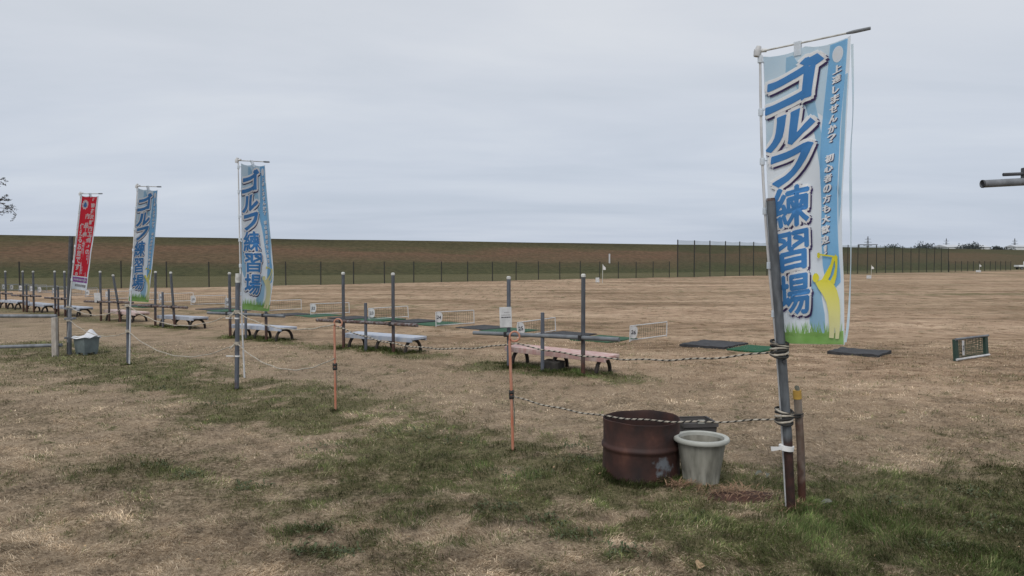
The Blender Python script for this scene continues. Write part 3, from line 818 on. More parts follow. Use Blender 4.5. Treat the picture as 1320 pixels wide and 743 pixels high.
RACK_LABELS = ['club rack with white sign, behind the orange pole nearest the drum', 'club rack with rusty rail behind the thinner far orange pole', 'club rack half hidden by the largest blue banner on the left',
               'club rack with a leaning right post, just right of the second blue banner', 'club rack with a small white sign, between red and blue banners', 'club rack standing just left of the red banner post',
               'club rack above the left pipe railing, second from the left edge', 'club rack at the very left edge of the field']
TOPS = [(1.37, 1.42), (1.40, 1.40), (1.37, 1.36), (1.36, 1.35), (1.34, 1.25), (1.32, 1.32), (1.30, 1.30), (1.28, 1.28)]
LEAN = [(0, 0), (0, 0), (0, 0), (.03, -.09), (0, -.2), (0, 0), (0, 0), (0, 0)]
for k, (a, b_) in enumerate(BAYS):
    A = Vector((a[0], a[1], 0)); B = Vector((b_[0], b_[1], 0)); c = (A + B) / 2
    u = (B - A).normalized(); v = Vector((-u.y, u.x, 0))
    if v.y < 0: v = -v
    t = empty('club_rack', c)
    tag(t, RACK_LABELS[k], 'rack', 'club racks along the row of practice bays')
    pmats = (M['post_clean'], M['post_rust']) if k == 0 else (M['post_rust'], M['post_rust'])
    for P_, h, ln_, pmt in ((A, TOPS[k][0], LEAN[k][0], pmats[0]), (B, TOPS[k][1], LEAN[k][1], pmats[1])):
        z0 = gz(P_.x, P_.y)
        base = P_ - c
        tp = base + Vector((ln_, 0, h))
        m = MB(); m.tube([base + Vector((0, 0, z0 - .15)), base.lerp(tp, .5), tp], .030, 10)
        po = m.build('tall_post', pmt, t, 40)
        m = MB(); m.tube([tp + Vector((0, 0, -.012)), tp + Vector((0, 0, .018)), tp + Vector((0, 0, .034))], [.034, .035, .018], 10)
        m.build('post_cap', M['cap'], po, 40)
    sp_ = A.lerp(B, .5) - c + v * (-.05)
    m = MB(); m.tube([sp_ + Vector((0, 0, -.12)), sp_ + Vector((0, 0, .88))], .028, 10)
    m.build('short_post', M['post_clean'] if k in (0, 1, 2, 3) else M['post_rust'], t, 40)
    L0 = (A - c) - u * .66 - v * .062; L1 = (B - c) + u * .62 - v * .062
    z0, z1 = (.50, .565) if k == 0 else (.515, .535)
    rail = MB(); rail.tube([L0 + Vector((0, 0, z0)), L0.lerp(L1, .5) + Vector((0, 0, (z0 + z1) / 2 + .004)), L1 + Vector((0, 0, z1))], .031, 10)
    ro = rail.build('rail', M['rail'] if k in (0, 2) else M['rail_rust'], t, 40)
    for P_ in (A, B):
        f = ((P_ - c) - L0).dot(u) / (L1 - L0).length
        zc_ = z0 + (z1 - z0) * f
        q0 = (P_ - c) - v * .03
        m = MB(); m.box((q0.x, q0.y, zc_), (.05, .145, .075), Matrix.Rotation(math.atan2(u.y, u.x), 3, 'Z'))
        m.build('clamp', M['rubber'], ro, None, .008)
    if k in (0, 4):
        sgn = MB(); wv, hv = (.185, .31) if k == 0 else (.17, .26)
        pz = .78 if k == 0 else .64
        pc = (A - c) - v * .05 + u * (-.02)
        sgn.box((0, 0, 0), (wv, .006, hv))
        so = sgn.build('sign_plate', M['white_plastic'], t, None, .002)
        so.location = (pc.x, pc.y - .05, pz); so.rotation_euler = (0, R(-2), 0)
        if k == 0:
            for j, (zz, w0, w1, th, mk) in enumerate(((.075, -.02, .055, .012, 'grey_ink'), (.035, -.065, .07, .012, 'grey_ink'), (-.0, -.065, .07, .017, 'dark_ink'))):
                m = MB(); x = w0; rr = random.Random(j)
                while x < w1:
                    w = rr.uniform(.008, .016)
                    m.box((x + w / 2, -.0045, zz), (w, .002, th * rr.uniform(.7, 1.1))); x += w + rr.uniform(.002, .006)
                m.build('print_line', M[mk], so)

BENCHES = [((-.06, 11.65), (1.40, 10.55)), ((-3.14, 14.0), (-1.70, 13.0)), ((-6.06, 16.0), (-4.63, 15.0)), ((-8.89, 18.6), (-7.54, 17.6)),
           ((-11.34, 20.6), (-9.99, 19.7)), ((-13.99, 22.6), (-12.6, 21.6)), ((-16.0, 24.3), (-14.78, 23.4)), ((-17.9, 25.8), (-16.7, 25.0))]
BENCH_LABELS = ['low bench with worn pink seat and arched legs, behind the white sign', 'low pale blue bench behind the far orange pole', 'low pale blue bench behind the largest banner on the left',
                'low white bench just right of the second blue banner', 'low faded pink bench between the red and blue banners', 'low pale bench right behind the red banner post',
                'low pale bench above the pipe railing, second from the left edge', 'low pale bench cut by the left edge of the view']
BMAT = ['seat_pink', 'seat_blue', 'seat_blue', 'seat_white', 'seat_pinkpale', 'seat_white', 'seat_white', 'seat_white']
for k, (a, b_) in enumerate(BENCHES):
    A = Vector((a[0], a[1], 0)); B = Vector((b_[0], b_[1], 0))
    u = (B - A).normalized(); v = Vector((-u.y, u.x, 0))
    ln_ = (B - A).length
    c = (A + B) / 2 + v * .10
    t = empty('bench', (c.x, c.y, gz(c.x, c.y)), math.atan2(u.y, u.x))
    t.rotation_euler.x = random.uniform(-.025, .025); t.rotation_euler.y = random.uniform(-.018, .018)
    tag(t, BENCH_LABELS[k], 'bench', 'benches along the row of practice bays')
    zt = .285
    m = MB(); m.box((0, 0, zt - .0225), (ln_, .40, .045))
    so = m.build('seat', M[BMAT[k]], t, None, .008)
    m = MB(); m.box((0, -.188, zt - .05), (ln_ - .02, .03, .06)); m.build('front_apron', M[BMAT[k]], so, None, .006)
    m = MB(); m.box((0, .188, zt - .05), (ln_ - .02, .03, .06)); m.build('rear_apron', M[BMAT[k]], so, None, .006)
    for s_ in (-1, 0, 1):
        m = MB()
        pts = [(0, p[1], p[2] * (zt - .06)) for p in bez_arch(.200, 1.0)]
        pts = [(0, -.20, -.06)] + pts + [(0, .20, -.06)]
        m.tube(pts, .029, 8)
        lo = m.build('leg_arch', M['bench_leg'], t, 40)
        lo.location = (s_ * (ln_ / 2 - .16), 0, 0)
m = MB(); m.box((0, 0, .07), (.30, .22, .15))
blk = m.build('concrete_block', M['concrete'], None, None, .02)
blk.location = (0.62, 11.10, gz(.62, 11.1) - .01); blk.rotation_euler = (0.05, .03, R(-35))
tag(blk, 'dark rough concrete block lying under the pink bench', 'block')

# ------------------------------------------------------------------ text helper
_fc = bpy.data.curves.new('glyphs', 'FONT')
_fo = bpy.data.objects.new('glyphs', _fc)
COL.objects.link(_fo)
_gc = {}
def glyph(text, offset=0.0, res=3):
    """flat outline of a text as (2d verts, faces)"""
    key = (text, offset, res)
    if key in _gc: return _gc[key]
    _fc.body = text; _fc.offset = offset; _fc.resolution_u = res
    _fc.size = 1.0
    bpy.context.view_layer.update()
    m = bpy.data.meshes.new_from_object(_fo.evaluated_get(bpy.context.evaluated_depsgraph_get()))
    vs_ = [(v_.co.x, v_.co.y) for v_ in m.vertices]
    fs = [tuple(p.vertices) for p in m.polygons]
    bpy.data.meshes.remove(m)
    _gc[key] = (vs_, fs)
    return vs_, fs

# ------------------------------------------------------------------ bay dividers with number plates
def divider_mesh_parts(t, L_, h, frame_m, net_m, num, plate_side=0.05, plate=True, dark_mid=False):
    """local x runs along the divider, out into the field"""
    r = .011
    for nm, p0, p1 in (('end_post', (0, 0, -.02), (0, 0, h)), ('end_post', (L_, 0, -.02), (L_, 0, h)), ('top_rail', (0, 0, h), (L_, 0, h)), ('bottom_rail', (0, 0, .03), (L_, 0, .03))):
        m = MB(); m.tube([p0, p1], r, 8)
        m.build(nm, frame_m, t, 40)
    m = MB(); rr = random.Random(num)
    nxs = int(L_ / .075); nzs = max(3, int(h / .075))
    P_ = [[Vector((L_ * i / nxs, .006 * rr.uniform(-1, 1), .03 + (h - .03) * j / nzs + rr.uniform(-.008, .008) - .012 * math.sin(PI * i / nxs) * (j < nzs) )) for j in range(nzs + 1)] for i in range(nxs + 1)]
    for i in range(nxs + 1):
        for j in range(nzs + 1):
            if i < nxs: m.tube([P_[i][j], P_[i + 1][j]], .0026, 3, False)
            if j < nzs: m.tube([P_[i][j], P_[i][j + 1]], .0026, 3, False)
    m.build('net', net_m, t)
    if not plate: return
    m = MB(); n = 28; pr = []
    for s_ in (-.004, .004):
        for i in range(n):
            a = 2 * PI * i / n
            c, s = math.cos(a), math.sin(a)
            pr.append((.085 * math.copysign(abs(c) ** .6, c), s_, .125 * math.copysign(abs(s) ** .7, s)))
    m.add(pr, [tuple(range(n)), tuple(range(2 * n - 1, n - 1, -1))] + [(i, n + i, n + (i + 1) % n, (i + 1) % n) for i in range(n)])
    po = m.build('number_plate', M['white_plastic'], t, 40)
    vs_, fs = glyph(str(num), .03)
    xs_ = [p[0] for p in vs_]; ys_ = [p[1] for p in vs_]
    cx, cy = (min(xs_) + max(xs_)) / 2, (min(ys_) + max(ys_)) / 2
    sc_ = .085 / (max(ys_) - min(ys_)) 
    sc_x = min(sc_, .105 / (max(xs_) - min(xs_)))
    m = MB(); m.add([((p[0] - cx) * sc_x, -.0062, (p[1] - cy) * sc_) for p in vs_], fs)
    m.build('number', M['dark_ink'], po)
    return po

M['divider_grey'] = pm('grey_divider_frame', (0.30, 0.32, 0.35), (0.2, 0.22, 0.25), 9, 0.6)
# number, base point, far end point, height
t0 = [(-6.1 - 2 * s_, 22.3 + 1.72 * s_) for s_ in (0, 1, 1.95, 2.9, 3.9, 4.95, 5.9, 6.8, 7.67, 8.44, 9.26, 9.74, 10.4, 11.0, 11.55)]
DIV = [(26, (2.39, 14.9), (3.33, 15.83), .32), (25, (0.13, 15.67), (1.02, 17.2), .33), (24, (-1.89, 18.29), (-.99, 19.2), .36), (23, (-3.98, 20.49), (-3.0, 21.3), .33)]
for i, p in enumerate(t0):
    DIV.append((22 - i, p, (p[0] + .98, p[1] + .86), .34))
DLAB = {26: 'to the left of the dark mat by the big banner', 25: 'just right of the white sign', 24: 'standing between the two orange poles', 23: 'behind the rack with the rusty rail',
        22: 'left of the rusty rail rack', 21: 'mostly hidden behind the largest left banner', 20: 'just left of the largest left banner', 19: 'right of the leaning club rack post', 18: 'touching the left post of the leaning rack',
        17: 'half hidden by the second blue banner', 16: 'beside the small white sign', 15: 'just right of the red banner pole', 14: 'half hidden by the red banner post', 13: 'between the two posts left of the red banner', 12: 'above the right end of the second bench from the left edge', 11: 'right beside the second club rack from the left edge', 10: 'left of the second club rack from the left edge', 9: 'right beside the leftmost club rack', 8: 'cut by the left edge of the view'}
for num, p0, p1, h in DIV:
    a = Vector((p0[0], p0[1], 0)); b_ = Vector((p1[0], p1[1], 0))
    t = empty('bay_divider', (a.x, a.y, gz(a.x, a.y)), math.atan2(b_.y - a.y, b_.x - a.x))
    tag(t, 'net divider %d%s' % (num, (', ' + DLAB[num]) if num in DLAB else ', in the far left row'), 'divider', 'numbered net dividers between the bays')
    po = divider_mesh_parts(t, (b_ - a).length, h, M['white_plastic'] if num > 15 else M['divider_grey'], M['net_green'], num)
    # the plate hangs on the near end and faces the benches
    po.location = (.075, -.03, h - .13)
    po.rotation_euler = (0, R(random.uniform(-7, 7)), -t.rotation_euler.z + R(random.uniform(0, 16)))
    t.rotation_euler.x = R(random.uniform(-6, 4)); t.rotation_euler.y = R(random.uniform(-1.2, .6))
# the dark green divider on its own at the right
a = Vector((7.21, 11.95, 0)); b_ = Vector((8.16, 12.6, 0))
t = empty('bay_divider', (a.x, a.y, gz(a.x, a.y)), math.atan2(b_.y - a.y, b_.x - a.x))
t.rotation_euler = (R(-4), 0, t.rotation_euler.z)
tag(t, 'dark green framed net divider standing alone at the far right', 'divider', 'numbered net dividers between the bays')
L_ = (b_ - a).length; h = .36
for nm, x in (('end_board', .05), ('end_board', L_ - .05)):
    m = MB(); m.box((x, 0, h / 2), (.10, .05, h)); m.build(nm, M['green_paint'], t, None, .006)
for nm, z, mt in (('top_rail', h, 'rail'), ('bottom_rail', .03, 'white_plastic')):
    m = MB(); m.tube([(.0, -.03, z), (L_, -.03, z)], .019, 8); m.build(nm, M[mt], t, 40)
m = MB(); rr = random.Random(5)
for j in range(15):
    z = .05 + j * .0205
    m.tube([(.1 + i * (L_ - .2) / 8, .004, z + rr.uniform(-.012, .012)) for i in range(9)], .004, 4, False)
for i in range(30):
    x = .12 + i * (L_ - .24) / 29
    m.tube([(x, -.004, .04), (x + rr.uniform(-.02, .02), -.004, h - .02)], .003, 4, False)
m.build('net', M['net_green'], t)
m = MB(); m.box((0, 0, 0), (.11, .006, .24)); po = m.build('number_plate', M['white_plastic'], t, None, .002)
po.location = (.20, -.05, .21); po.rotation_euler = (0, R(4), R(10))
vs_, fs = glyph('27', .03)
m = MB(); m.add([(p[0] * .085 - .05, -.0055, p[1] * .11 - .04) for p in vs_], fs); m.build('number', M['dark_ink'], po)

# ------------------------------------------------------------------ hitting mats
def mat_obj(name, cx, cy, w, d, material, label, rz, group, thick=.02, curl=0.0):
    m = MB(); nx2, ny2 = 8, 6
    top = []; bot = []
    rr = random.Random(hash((cx, cy)) & 0xffff)
    for j in range(ny2 + 1):
        for i in range(nx2 + 1):
            x = w * (i / nx2 - .5); y = d * (j / ny2 - .5)
            e_ = max(abs(2 * x / w), abs(2 * y / d))
            z = .004 + curl * e_ ** 4 * rr.uniform(.2, 1.2)
            top.append((x, y, z + thick)); bot.append((x, y, z - .03))
    n = len(top); W_ = nx2 + 1
    fs = []
    for j in range(ny2):
        for i in range(nx2):
            q_ = (j * W_ + i, j * W_ + i + 1, (j + 1) * W_ + i + 1, (j + 1) * W_ + i)
            fs.append(q_); fs.append(tuple(n + i_ for i_ in q_[::-1]))
    edge = [i for i in range(W_)] + [j * W_ + nx2 for j in range(1, ny2 + 1)] + [ny2 * W_ + i for i in range(nx2 - 1, -1, -1)] + [j * W_ for j in range(ny2 - 1, 0, -1)]
    for i in range(len(edge)):
        a_, b2 = edge[i], edge[(i + 1) % len(edge)]
        fs.append((a_, n + a_, n + b2, b2))
    m.add(top + bot, fs)
    o = m.build(name, material, None, 30)
    o.location = (cx, cy, gz(cx, cy)); o.rotation_euler = (0, 0, rz)
    tag(o, label, 'mat', group)
RZ = math.atan2(-.66, .74)
GM = 'hitting mats laid beyond the benches'
mat_obj('rubber_mat', 3.94, 14.32, .92, 1.06, M['mat_dark'], 'dark rubber mat lying left of the big banner post', RZ, GM, .02, .015)
mat_obj('turf_mat', 4.50, 13.68, .62, .95, M['mat_green'], 'green turf mat next to the dark mat, left of the big banner post', RZ, GM, .016)
mat_obj('rubber_mat', 6.16, 13.02, .84, .80, M['mat_dark'], 'dark rubber mat lying right below the bottom of the big banner', RZ, GM, .03, .02)
for (gx_, gy_), (dx_, dy_), lab in (((1.92, 15.35), (1.2, 16.3), 'behind the pink bench'), ((-.05, 17.3), (-.70, 18.1), 'behind the white sign on the rack'), ((-1.9, 19.2), (-2.6, 19.95), 'below the net divider standing between the orange poles'),
                               ((-3.7, 20.55), (-4.6, 21.1), 'left of the gap between the orange poles, behind the rusty rail'), ((-5.8, 22.1), (-6.75, 22.5), 'left of the tall posts of the rusty rail rack'), ((-9.4, 24.4), (-10.1, 25.1), 'just left of the largest left banner'),
                               ((-12.9, 26.4), (-13.6, 27.0), 'behind the bench of the leaning rack')):
    mat_obj('turf_mat', gx_, gy_, .95, 1.1, M['mat_green_worn'], 'green turf mat ' + lab, RZ, GM)
    mat_obj('rubber_mat', dx_, dy_, .95, 1.0, M['mat_dark'], 'dark rubber mat ' + lab, RZ, GM)

# ------------------------------------------------------------------ rope line
def orange_pole(x, y, zt, lean, label):
    t = empty('orange_pole', (x, y, gz(x, y)))
    tag(t, label, 'pole', 'orange rope poles')
    m = MB(); m.tube([(0, 0, -.1), (lean * .5, 0, zt * .5), (lean, 0, zt - .08)], .0125, 10)
    m.build('shaft', M['orange'], t, 40)
    m = MB(); pts = []
    for i in range(23):
        a = -PI + 2 * PI * 1.08 * i / 22
        pts.append((lean + .042 + .042 * math.cos(a), -.012 * i / 22, zt - .04 + .042 * math.sin(a)))
    m.tube([(lean, 0, zt - .09)] + pts, .0085, 8)
    m.build('pigtail_loop', M['orange'], t, 60)
    for z in (.46, .50):
        m = MB(); m.tube([(lean * z - .02, 0, z), (lean * z + .02, -.004, z + .003)], .02, 8); m.build('knot', M['rope_black'], t, 40)
    m = MB(); m.tube([(lean * .46 + .012, -.014, .47), (lean * .4 + .022, -.016, .36), (lean * .3 + .02, -.016, .22)], .004, 6); m.build('loose_cord', M['leaf_grey'], t, 40)
    return t
orange_pole(0.01, 6.26, 1.02, -.03, 'thin orange pole with a loop top, nearer the rusty drum')
orange_pole(-1.92, 7.97, 1.0, -.005, 'thin faded orange pole with a loop top, farther from the drum')

def rope(name, spans, r, label, striped):
    """two-strand twisted rope through a list of (p0, p1, sag)"""
    t = empty(name, spans[0][0]); o0 = Vector(spans[0][0])
    tag(t, label, 'rope')
    for p0, p1, sag in spans:
        p0, p1 = Vector(p0) - o0, Vector(p1) - o0
        L_ = (p1 - p0).length
        n = max(24, int(L_ / (.008 if striped else .05)))
        pitch = .055
        m = MB(); nseg = 8
        rings = []
        for i in range(n + 1):
            f = i / n
            p = p0.lerp(p1, f); p.z -= sag * 4 * f * (1 - f)
            p.z += .004 * math.sin(f * 37) 
            tg = (p1 - p0) / n; tg.z -= sag * 4 * (1 - 2 * f) / n; tg.normalize()
            s_ = tg.cross(Vector((0, 0, 1))).normalized(); w = s_.cross(tg)
            ph = 2 * PI * f * L_ / pitch
            for k in range(nseg):
                a = 2 * PI * k / nseg + ph
                rr = r * (1 + .16 * abs(math.cos(2 * PI * k / nseg)))
                rings.append(p + (s_ * math.cos(a) + w * math.sin(a)) * rr)
        fs = []; mi = []
        for i in range(n):
            for k in range(nseg):
                k2 = (k + 1) % nseg
                fs.append((i * nseg + k, i * nseg + k2, (i + 1) * nseg + k2, (i + 1) * nseg + k))
                mi.append(1 if (striped and k in (0, 1, 2)) else 0)
        m.add(rings, fs)
        me_ = m.mesh('span', M['rope_white'])
        me_.materials.append(M['rope_black'])
        me_.polygons.foreach_set('material_index', mi)
        me_.polygons.foreach_set('use_smooth', [True] * len(mi))
        link('span', me_, t)
    return t
rope('striped_rope', [((-1.90, 7.95, .93), (0.02, 6.25, .93), .13), ((0.02, 6.25, .93), (1.76, 4.75, 1.05), .10)], .0064, 'upper black and white twisted rope tied to the big banner post', True)
rope('striped_rope', [((0.02, 6.25, .47), (1.80, 4.75, .61), .10)], .0064, 'lower black and white twisted rope hanging in front of the rusty drum', True)
rope('white_rope', [((-7.80, 12.97, .83), (-6.0, 11.50, .94), .15), ((-6.0, 11.50, .94), (-3.49, 9.31, .99), .24), ((-3.49, 9.31, .99), (-1.92, 7.95, .95), .13)], .0058, 'upper pale rope slung between the left banner posts', False)
rope('white_rope', [((-7.80, 12.97, .59), (-6.0, 11.50, .53), .16), ((-6.0, 11.50, .53), (-3.49, 9.31, .59), .27), ((-3.49, 9.31, .59), (-1.92, 7.95, .58), .22)], .0058, 'lower pale rope slung between the left banner posts', False)

# ------------------------------------------------------------------ banners
def catm(P, t):
    P = np.array([tuple(p) for p in P]); n = len(P) - 1
    x = np.clip(t, 0, 1) * n; i = np.minimum(x.astype(int), n - 1); f = (x - i)[:, None]
    E_ = np.vstack([2 * P[0] - P[1], P, 2 * P[-1] - P[-2]])
    p0, p1, p2, p3 = E_[i], E_[i + 1], E_[i + 2], E_[i + 3]
    return 0.5 * (2 * p1 + (p2 - p0) * f + (2 * p0 - 5 * p1 + 4 * p2 - p3) * f * f + (3 * p1 - p0 - 3 * p2 + p3) * f ** 3)
class Banner:
    def __init__(s, L_, Rr, amp, kx, phase):
        s.L = [Vector(p) for p in L_]; s.R = [Vector(p) for p in Rr]; s.amp = amp; s.kx = kx; s.ph = phase
        n = (s.R[0] - s.L[0]).cross(Vector((0, 0, 1)))
        if n.y > 0: n = -n
        s.n = n.normalized()
        s.na = np.array(tuple(s.n))
    def arr(s, u, v):
        """cloth points for arrays of u (from the pole) and v (from the top)"""
        a = catm(s.L, v); b_ = catm(s.R, v)
        p = a + (b_ - a) * u[:, None]
        w = np.sin(2 * PI * (s.kx * u + .9 * v) + s.ph) * .55 + .45 * np.sin(2 * PI * (1.7 * v - .6 * u) + 1.3 * s.ph)
        uc = np.clip(u, 0, 1)
        e_ = np.sin(PI * uc) * .8 + .35 * u
        crease = .011 * np.sin(2 * PI * (2.6 * u + 1.9 * v + .3 * np.sin(5 * v))) * (1 - .4 * v) + .006 * np.sin(2 * PI * (1.2 * u - 4.3 * v) + s.ph)
        p = p + s.na * ((s.amp * w + crease) * e_ * (.35 + .65 * np.minimum(1, v * 1.6)))[:, None]
        p[:, 2] -= .022 * np.abs(np.sin(2 * PI * uc)) ** .7 * np.maximum(0, 1 - v * 2.2)
        return p
    def pos(s, u, v):
        return Vector(s.arr(np.array([u], dtype=float), np.array([v], dtype=float))[0])
    def nrm(s, u, v):
        e_ = .004
        a = s.arr(u + e_, v) - s.arr(u - e_, v); b_ = s.arr(u, v + e_) - s.arr(u, v - e_)
        n = np.cross(a, b_)
        n *= np.where(n @ s.na < 0, -1, 1)[:, None]
        return n / np.linalg.norm(n, axis=1)[:, None]

def print_layer(bn, origin, shapes, layer, material, name, parent, shifts=((0, 0),)):
    """shapes: list of (verts in banner u,v; faces). Lays flat print on the cloth."""
    bm = bmesh.new()
    for vs_, fs in shapes:
        bv = [bm.verts.new((p[0], p[1], 0)) for p in vs_]
        for f in fs:
            try: bm.faces.new([bv[i] for i in f])
            except ValueError: pass
    bmesh.ops.triangulate(bm, faces=bm.faces)
    us = [v_.co.x for v_ in bm.verts]; vs2 = [v_.co.y for v_ in bm.verts]
    for k in range(1, 32):
        y = k / 32
        if min(vs2) < y < max(vs2):
            bmesh.ops.bisect_plane(bm, geom=bm.verts[:] + bm.edges[:] + bm.faces[:], plane_co=(0, y, 0), plane_no=(0, 1, 0))
    for k in range(1, 12):
        x = k / 12
        if min(us) < x < max(us):
            bmesh.ops.bisect_plane(bm, geom=bm.verts[:] + bm.edges[:] + bm.faces[:], plane_co=(x, 0, 0), plane_no=(1, 0, 0))
    bm.verts.index_update()
    uv_ = np.array([(v_.co.x, v_.co.y) for v_ in bm.verts])
    fs = [tuple(v_.index for v_ in f.verts) for f in bm.faces]
    bm.free()
    V = []; F = []
    o_ = np.array(tuple(origin))
    for k, (du, dv) in enumerate(shifts):
        u = np.clip(uv_[:, 0] + du, .003, .996); v = uv_[:, 1] + dv
        P = bn.arr(u, v) + bn.nrm(u, v) * (.0010 * layer - .00006 * k) - o_
        n = len(V) * len(uv_)
        V.append(P); F.extend([tuple(i + n for i in f) for f in fs])
    me_ = bpy.data.meshes.new(name)
    me_.from_pydata(np.vstack(V).tolist(), [], F); me_.update()
    me_.polygons.foreach_set('use_smooth', [True] * len(F))
    me_.materials.append(material)
    return link(name, me_, parent)

def place_glyph(ch, rect, off, shear=0.0, slant=0.0, du=0, dv=0, ref=None):
    """fit glyph into u0,u1,v0,v1 (using the plain glyph's box so outlines grow round it)"""
    vs0, _ = glyph(ch, 0.0)
    xs_ = [p[0] for p in vs0]; ys_ = [p[1] for p in vs0]
    x0, x1, y0, y1 = min(xs_), max(xs_), min(ys_), max(ys_)
    vs_, fs = glyph(ch, off)
    u0, u1, v0, v1 = rect
    out = []
    for p in vs_:
        a = (p[0] - x0) / (x1 - x0); b_ = (p[1] - y0) / (y1 - y0)
        u = u0 + (u1 - u0) * a + slant * (b_ - .5) + du
        w = v1 - (v1 - v0) * b_ - shear * (a - .5) + dv
        out.append((min(.995, max(.004, u)), w))
    return out, fs

def poly(pts): return (list(pts), [tuple(range(len(pts)))])
def ellipse(cu, cv, ru, rv, n=22, rot=0.0):
    return poly([(cu + ru * math.cos(2 * PI * i / n), cv + rv * math.sin(2 * PI * i / n)) for i in range(n)])

def blue_print(bn, origin, cloth):
    pl = lambda sh, ly, mt, nm: print_layer(bn, origin, sh, ly, M[mt], nm, cloth)
    # pale washes, the blue side stripe and the waves
    pl([poly([(.0, .0), (.95, .0), (.93, .10), (.80, .26), (.62, .22), (.45, .27), (.2, .25), (0, .32)])], 1, 'cloth_paleblue', 'pale_wash')
    pl([poly([(.28, .012), (.36, .012), (.52, .10), (.62, .19), (.70, .30), (.74, .42), (.70, .42), (.62, .30), (.50, .20), (.38, .11), (.27, .08)]),
        poly([(.52, .93), (.56, .82), (.62, .76), (.70, .80), (.75, .9), (.74, .97), (.6, .97)]),
        poly([(.0, .52), (.1, .58), (.16, .70), (.10, .80), (.0, .74)])], 2, 'cloth_sky', 'wave_print')
    pl([poly([(.78, .004), (.97, .004), (.955, .12), (.93, .30), (.935, .5), (.95, .68), (.96, .80), (.80, .84), (.74, .74), (.735, .55), (.70, .42), (.70, .28), (.74, .15)])], 3, 'cloth_mid', 'side_stripe')
    pl([poly([(.955, .12), (.985, .12), (.985, .55), (.96, .62), (.945, .5), (.94, .3)])], 3, 'cloth_sky', 'stripe_edge')
    ball = pl([ellipse(.865, .043, .06, .027)], 4, 'ink_white', 'ball_print')
    # grass along the hem
    rr = random.Random(3); gs = [poly([(.01, .965), (.2, .958), (.4, .966), (.6, .958), (.8, .966), (.99, .955), (.99, .999), (.01, .999)])]
    for i in range(64):
        u = .02 + .95 * i / 64; h = rr.uniform(.018, .05); l_ = rr.uniform(-.05, .05)
        gs.append(poly([(u, .972), (u + .022, .972), (min(.99, max(.01, u + .011 + l_)), .966 - h)]))
    pl(gs, 5, 'ink_green', 'grass_print')
    # golfer silhouette at the end of the swing
    Zs = lambda x, y: (.615 + (x - 338) * .00272, (y / 3.23 + 160) / 373.0)
    gl = [('golfer_torso', [(350, 442), (372, 434), (390, 429), (412, 435), (432, 452), (448, 478), (460, 515), (464, 555), (463, 622), (406, 622), (405, 560), (397, 520), (384, 492), (366, 468)]),
          ('golfer_leg', [(406, 618), (435, 618), (433, 640), (428, 663), (402, 660), (405, 640)]), ('golfer_leg', [(436, 618), (463, 618), (460, 640), (456, 665), (437, 665), (438, 640)]),
          ('golfer_arm', [(376, 438), (402, 442), (419, 416), (437, 372), (447, 346), (434, 342), (423, 372), (402, 400)]), ('golfer_arm', [(416, 440), (436, 454), (449, 420), (456, 380), (458, 348), (447, 338), (441, 348), (444, 385), (434, 414)]),
          ('golf_club', [(374, 329), (373, 335), (440, 349), (441, 343)]), ('golf_club_head', [(364, 326), (376, 324), (378, 342), (369, 348), (362, 340)])]
    for k, (nm, pg) in enumerate(gl):
        pl([poly([Zs(*p) for p in pg])], 12.6 + .12 * k, 'ink_yellow', nm)
    pl([ellipse(*Zs(352, 423), .044, .0150)], 13.6, 'ink_yellow', 'golfer_head')
    big = [('ゴ', (.06, .66, .050, .180), .046, .05), ('ル', (.05, .60, .212, .315), .034, .04), ('フ', (.08, .56, .342, .445), .030, .05), ('練', (.05, .555, .465, .600), .012, 0), ('習', (.09, .545, .618, .745), .010, 0), ('場', (.085, .56, .762, .895), .008, 0)]
    kana = [place_glyph(ch, rc, .034, se, sl_) for ch, rc, se, sl_ in big[:3]]
    kanji = [place_glyph(ch, rc, 0, se, sl_) for ch, rc, se, sl_ in big[3:]]
    nd = 8
    ring = lambda ru, rv, du=0, dv=0: [(du + ru * math.cos(2 * PI * i / nd), dv + rv * math.sin(2 * PI * i / nd)) for i in range(nd)]
    pl2 = lambda sh, ly, mt, nm, sf: print_layer(bn, origin, sh, ly, M[mt], nm, cloth, sf)
    pl2(kana, 12, 'ink_blue', 'kana_lettering', ((0, 0), (.008, 0), (-.008, 0), (0, .0024), (0, -.0024)))
    pl2(kanji, 12, 'ink_blue', 'kanji_lettering', ((0, 0), (.014, 0), (-.014, 0), (0, .0036), (0, -.0036)))
    pl2(kana, 10, 'ink_white', 'kana_outline', ring(.050, .015))
    pl2(kanji, 10, 'ink_white', 'kanji_outline', ring(.042, .013))
    pl2(kana, 8, 'ink_purple', 'kana_shadow', ring(.048, .014, .022, .007))
    pl2(kanji, 8, 'ink_purple', 'kanji_shadow', ring(.040, .012, .022, .007))
    txt = '上達しませんか？ 初心者の方も大歓迎！'
    sm = []; ss_ = []
    n = len(txt)
    for i, ch in enumerate(txt):
        if ch == ' ': continue
        f = i / (n - 1)
        v0 = .092 + .60 * f
        cu = .862 - .075 * f
        w_ = .046 if ch not in '！' else .014
        h_ = .0125
        if ch == 'し': w_ = .034
        sm.append(place_glyph(ch, (cu - w_, cu + w_, v0 - h_, v0 + h_), .012, .006, 0))
        pass
    tag(pl2(sm, 6, 'ink_purple', 'small_lettering_shadow', ((.008, .002), (.012, .0025))), kind='stuff')
    tag(pl2(sm, 7, 'ink_white', 'small_lettering', ((0, 0), (.006, 0), (-.006, 0))), kind='stuff')

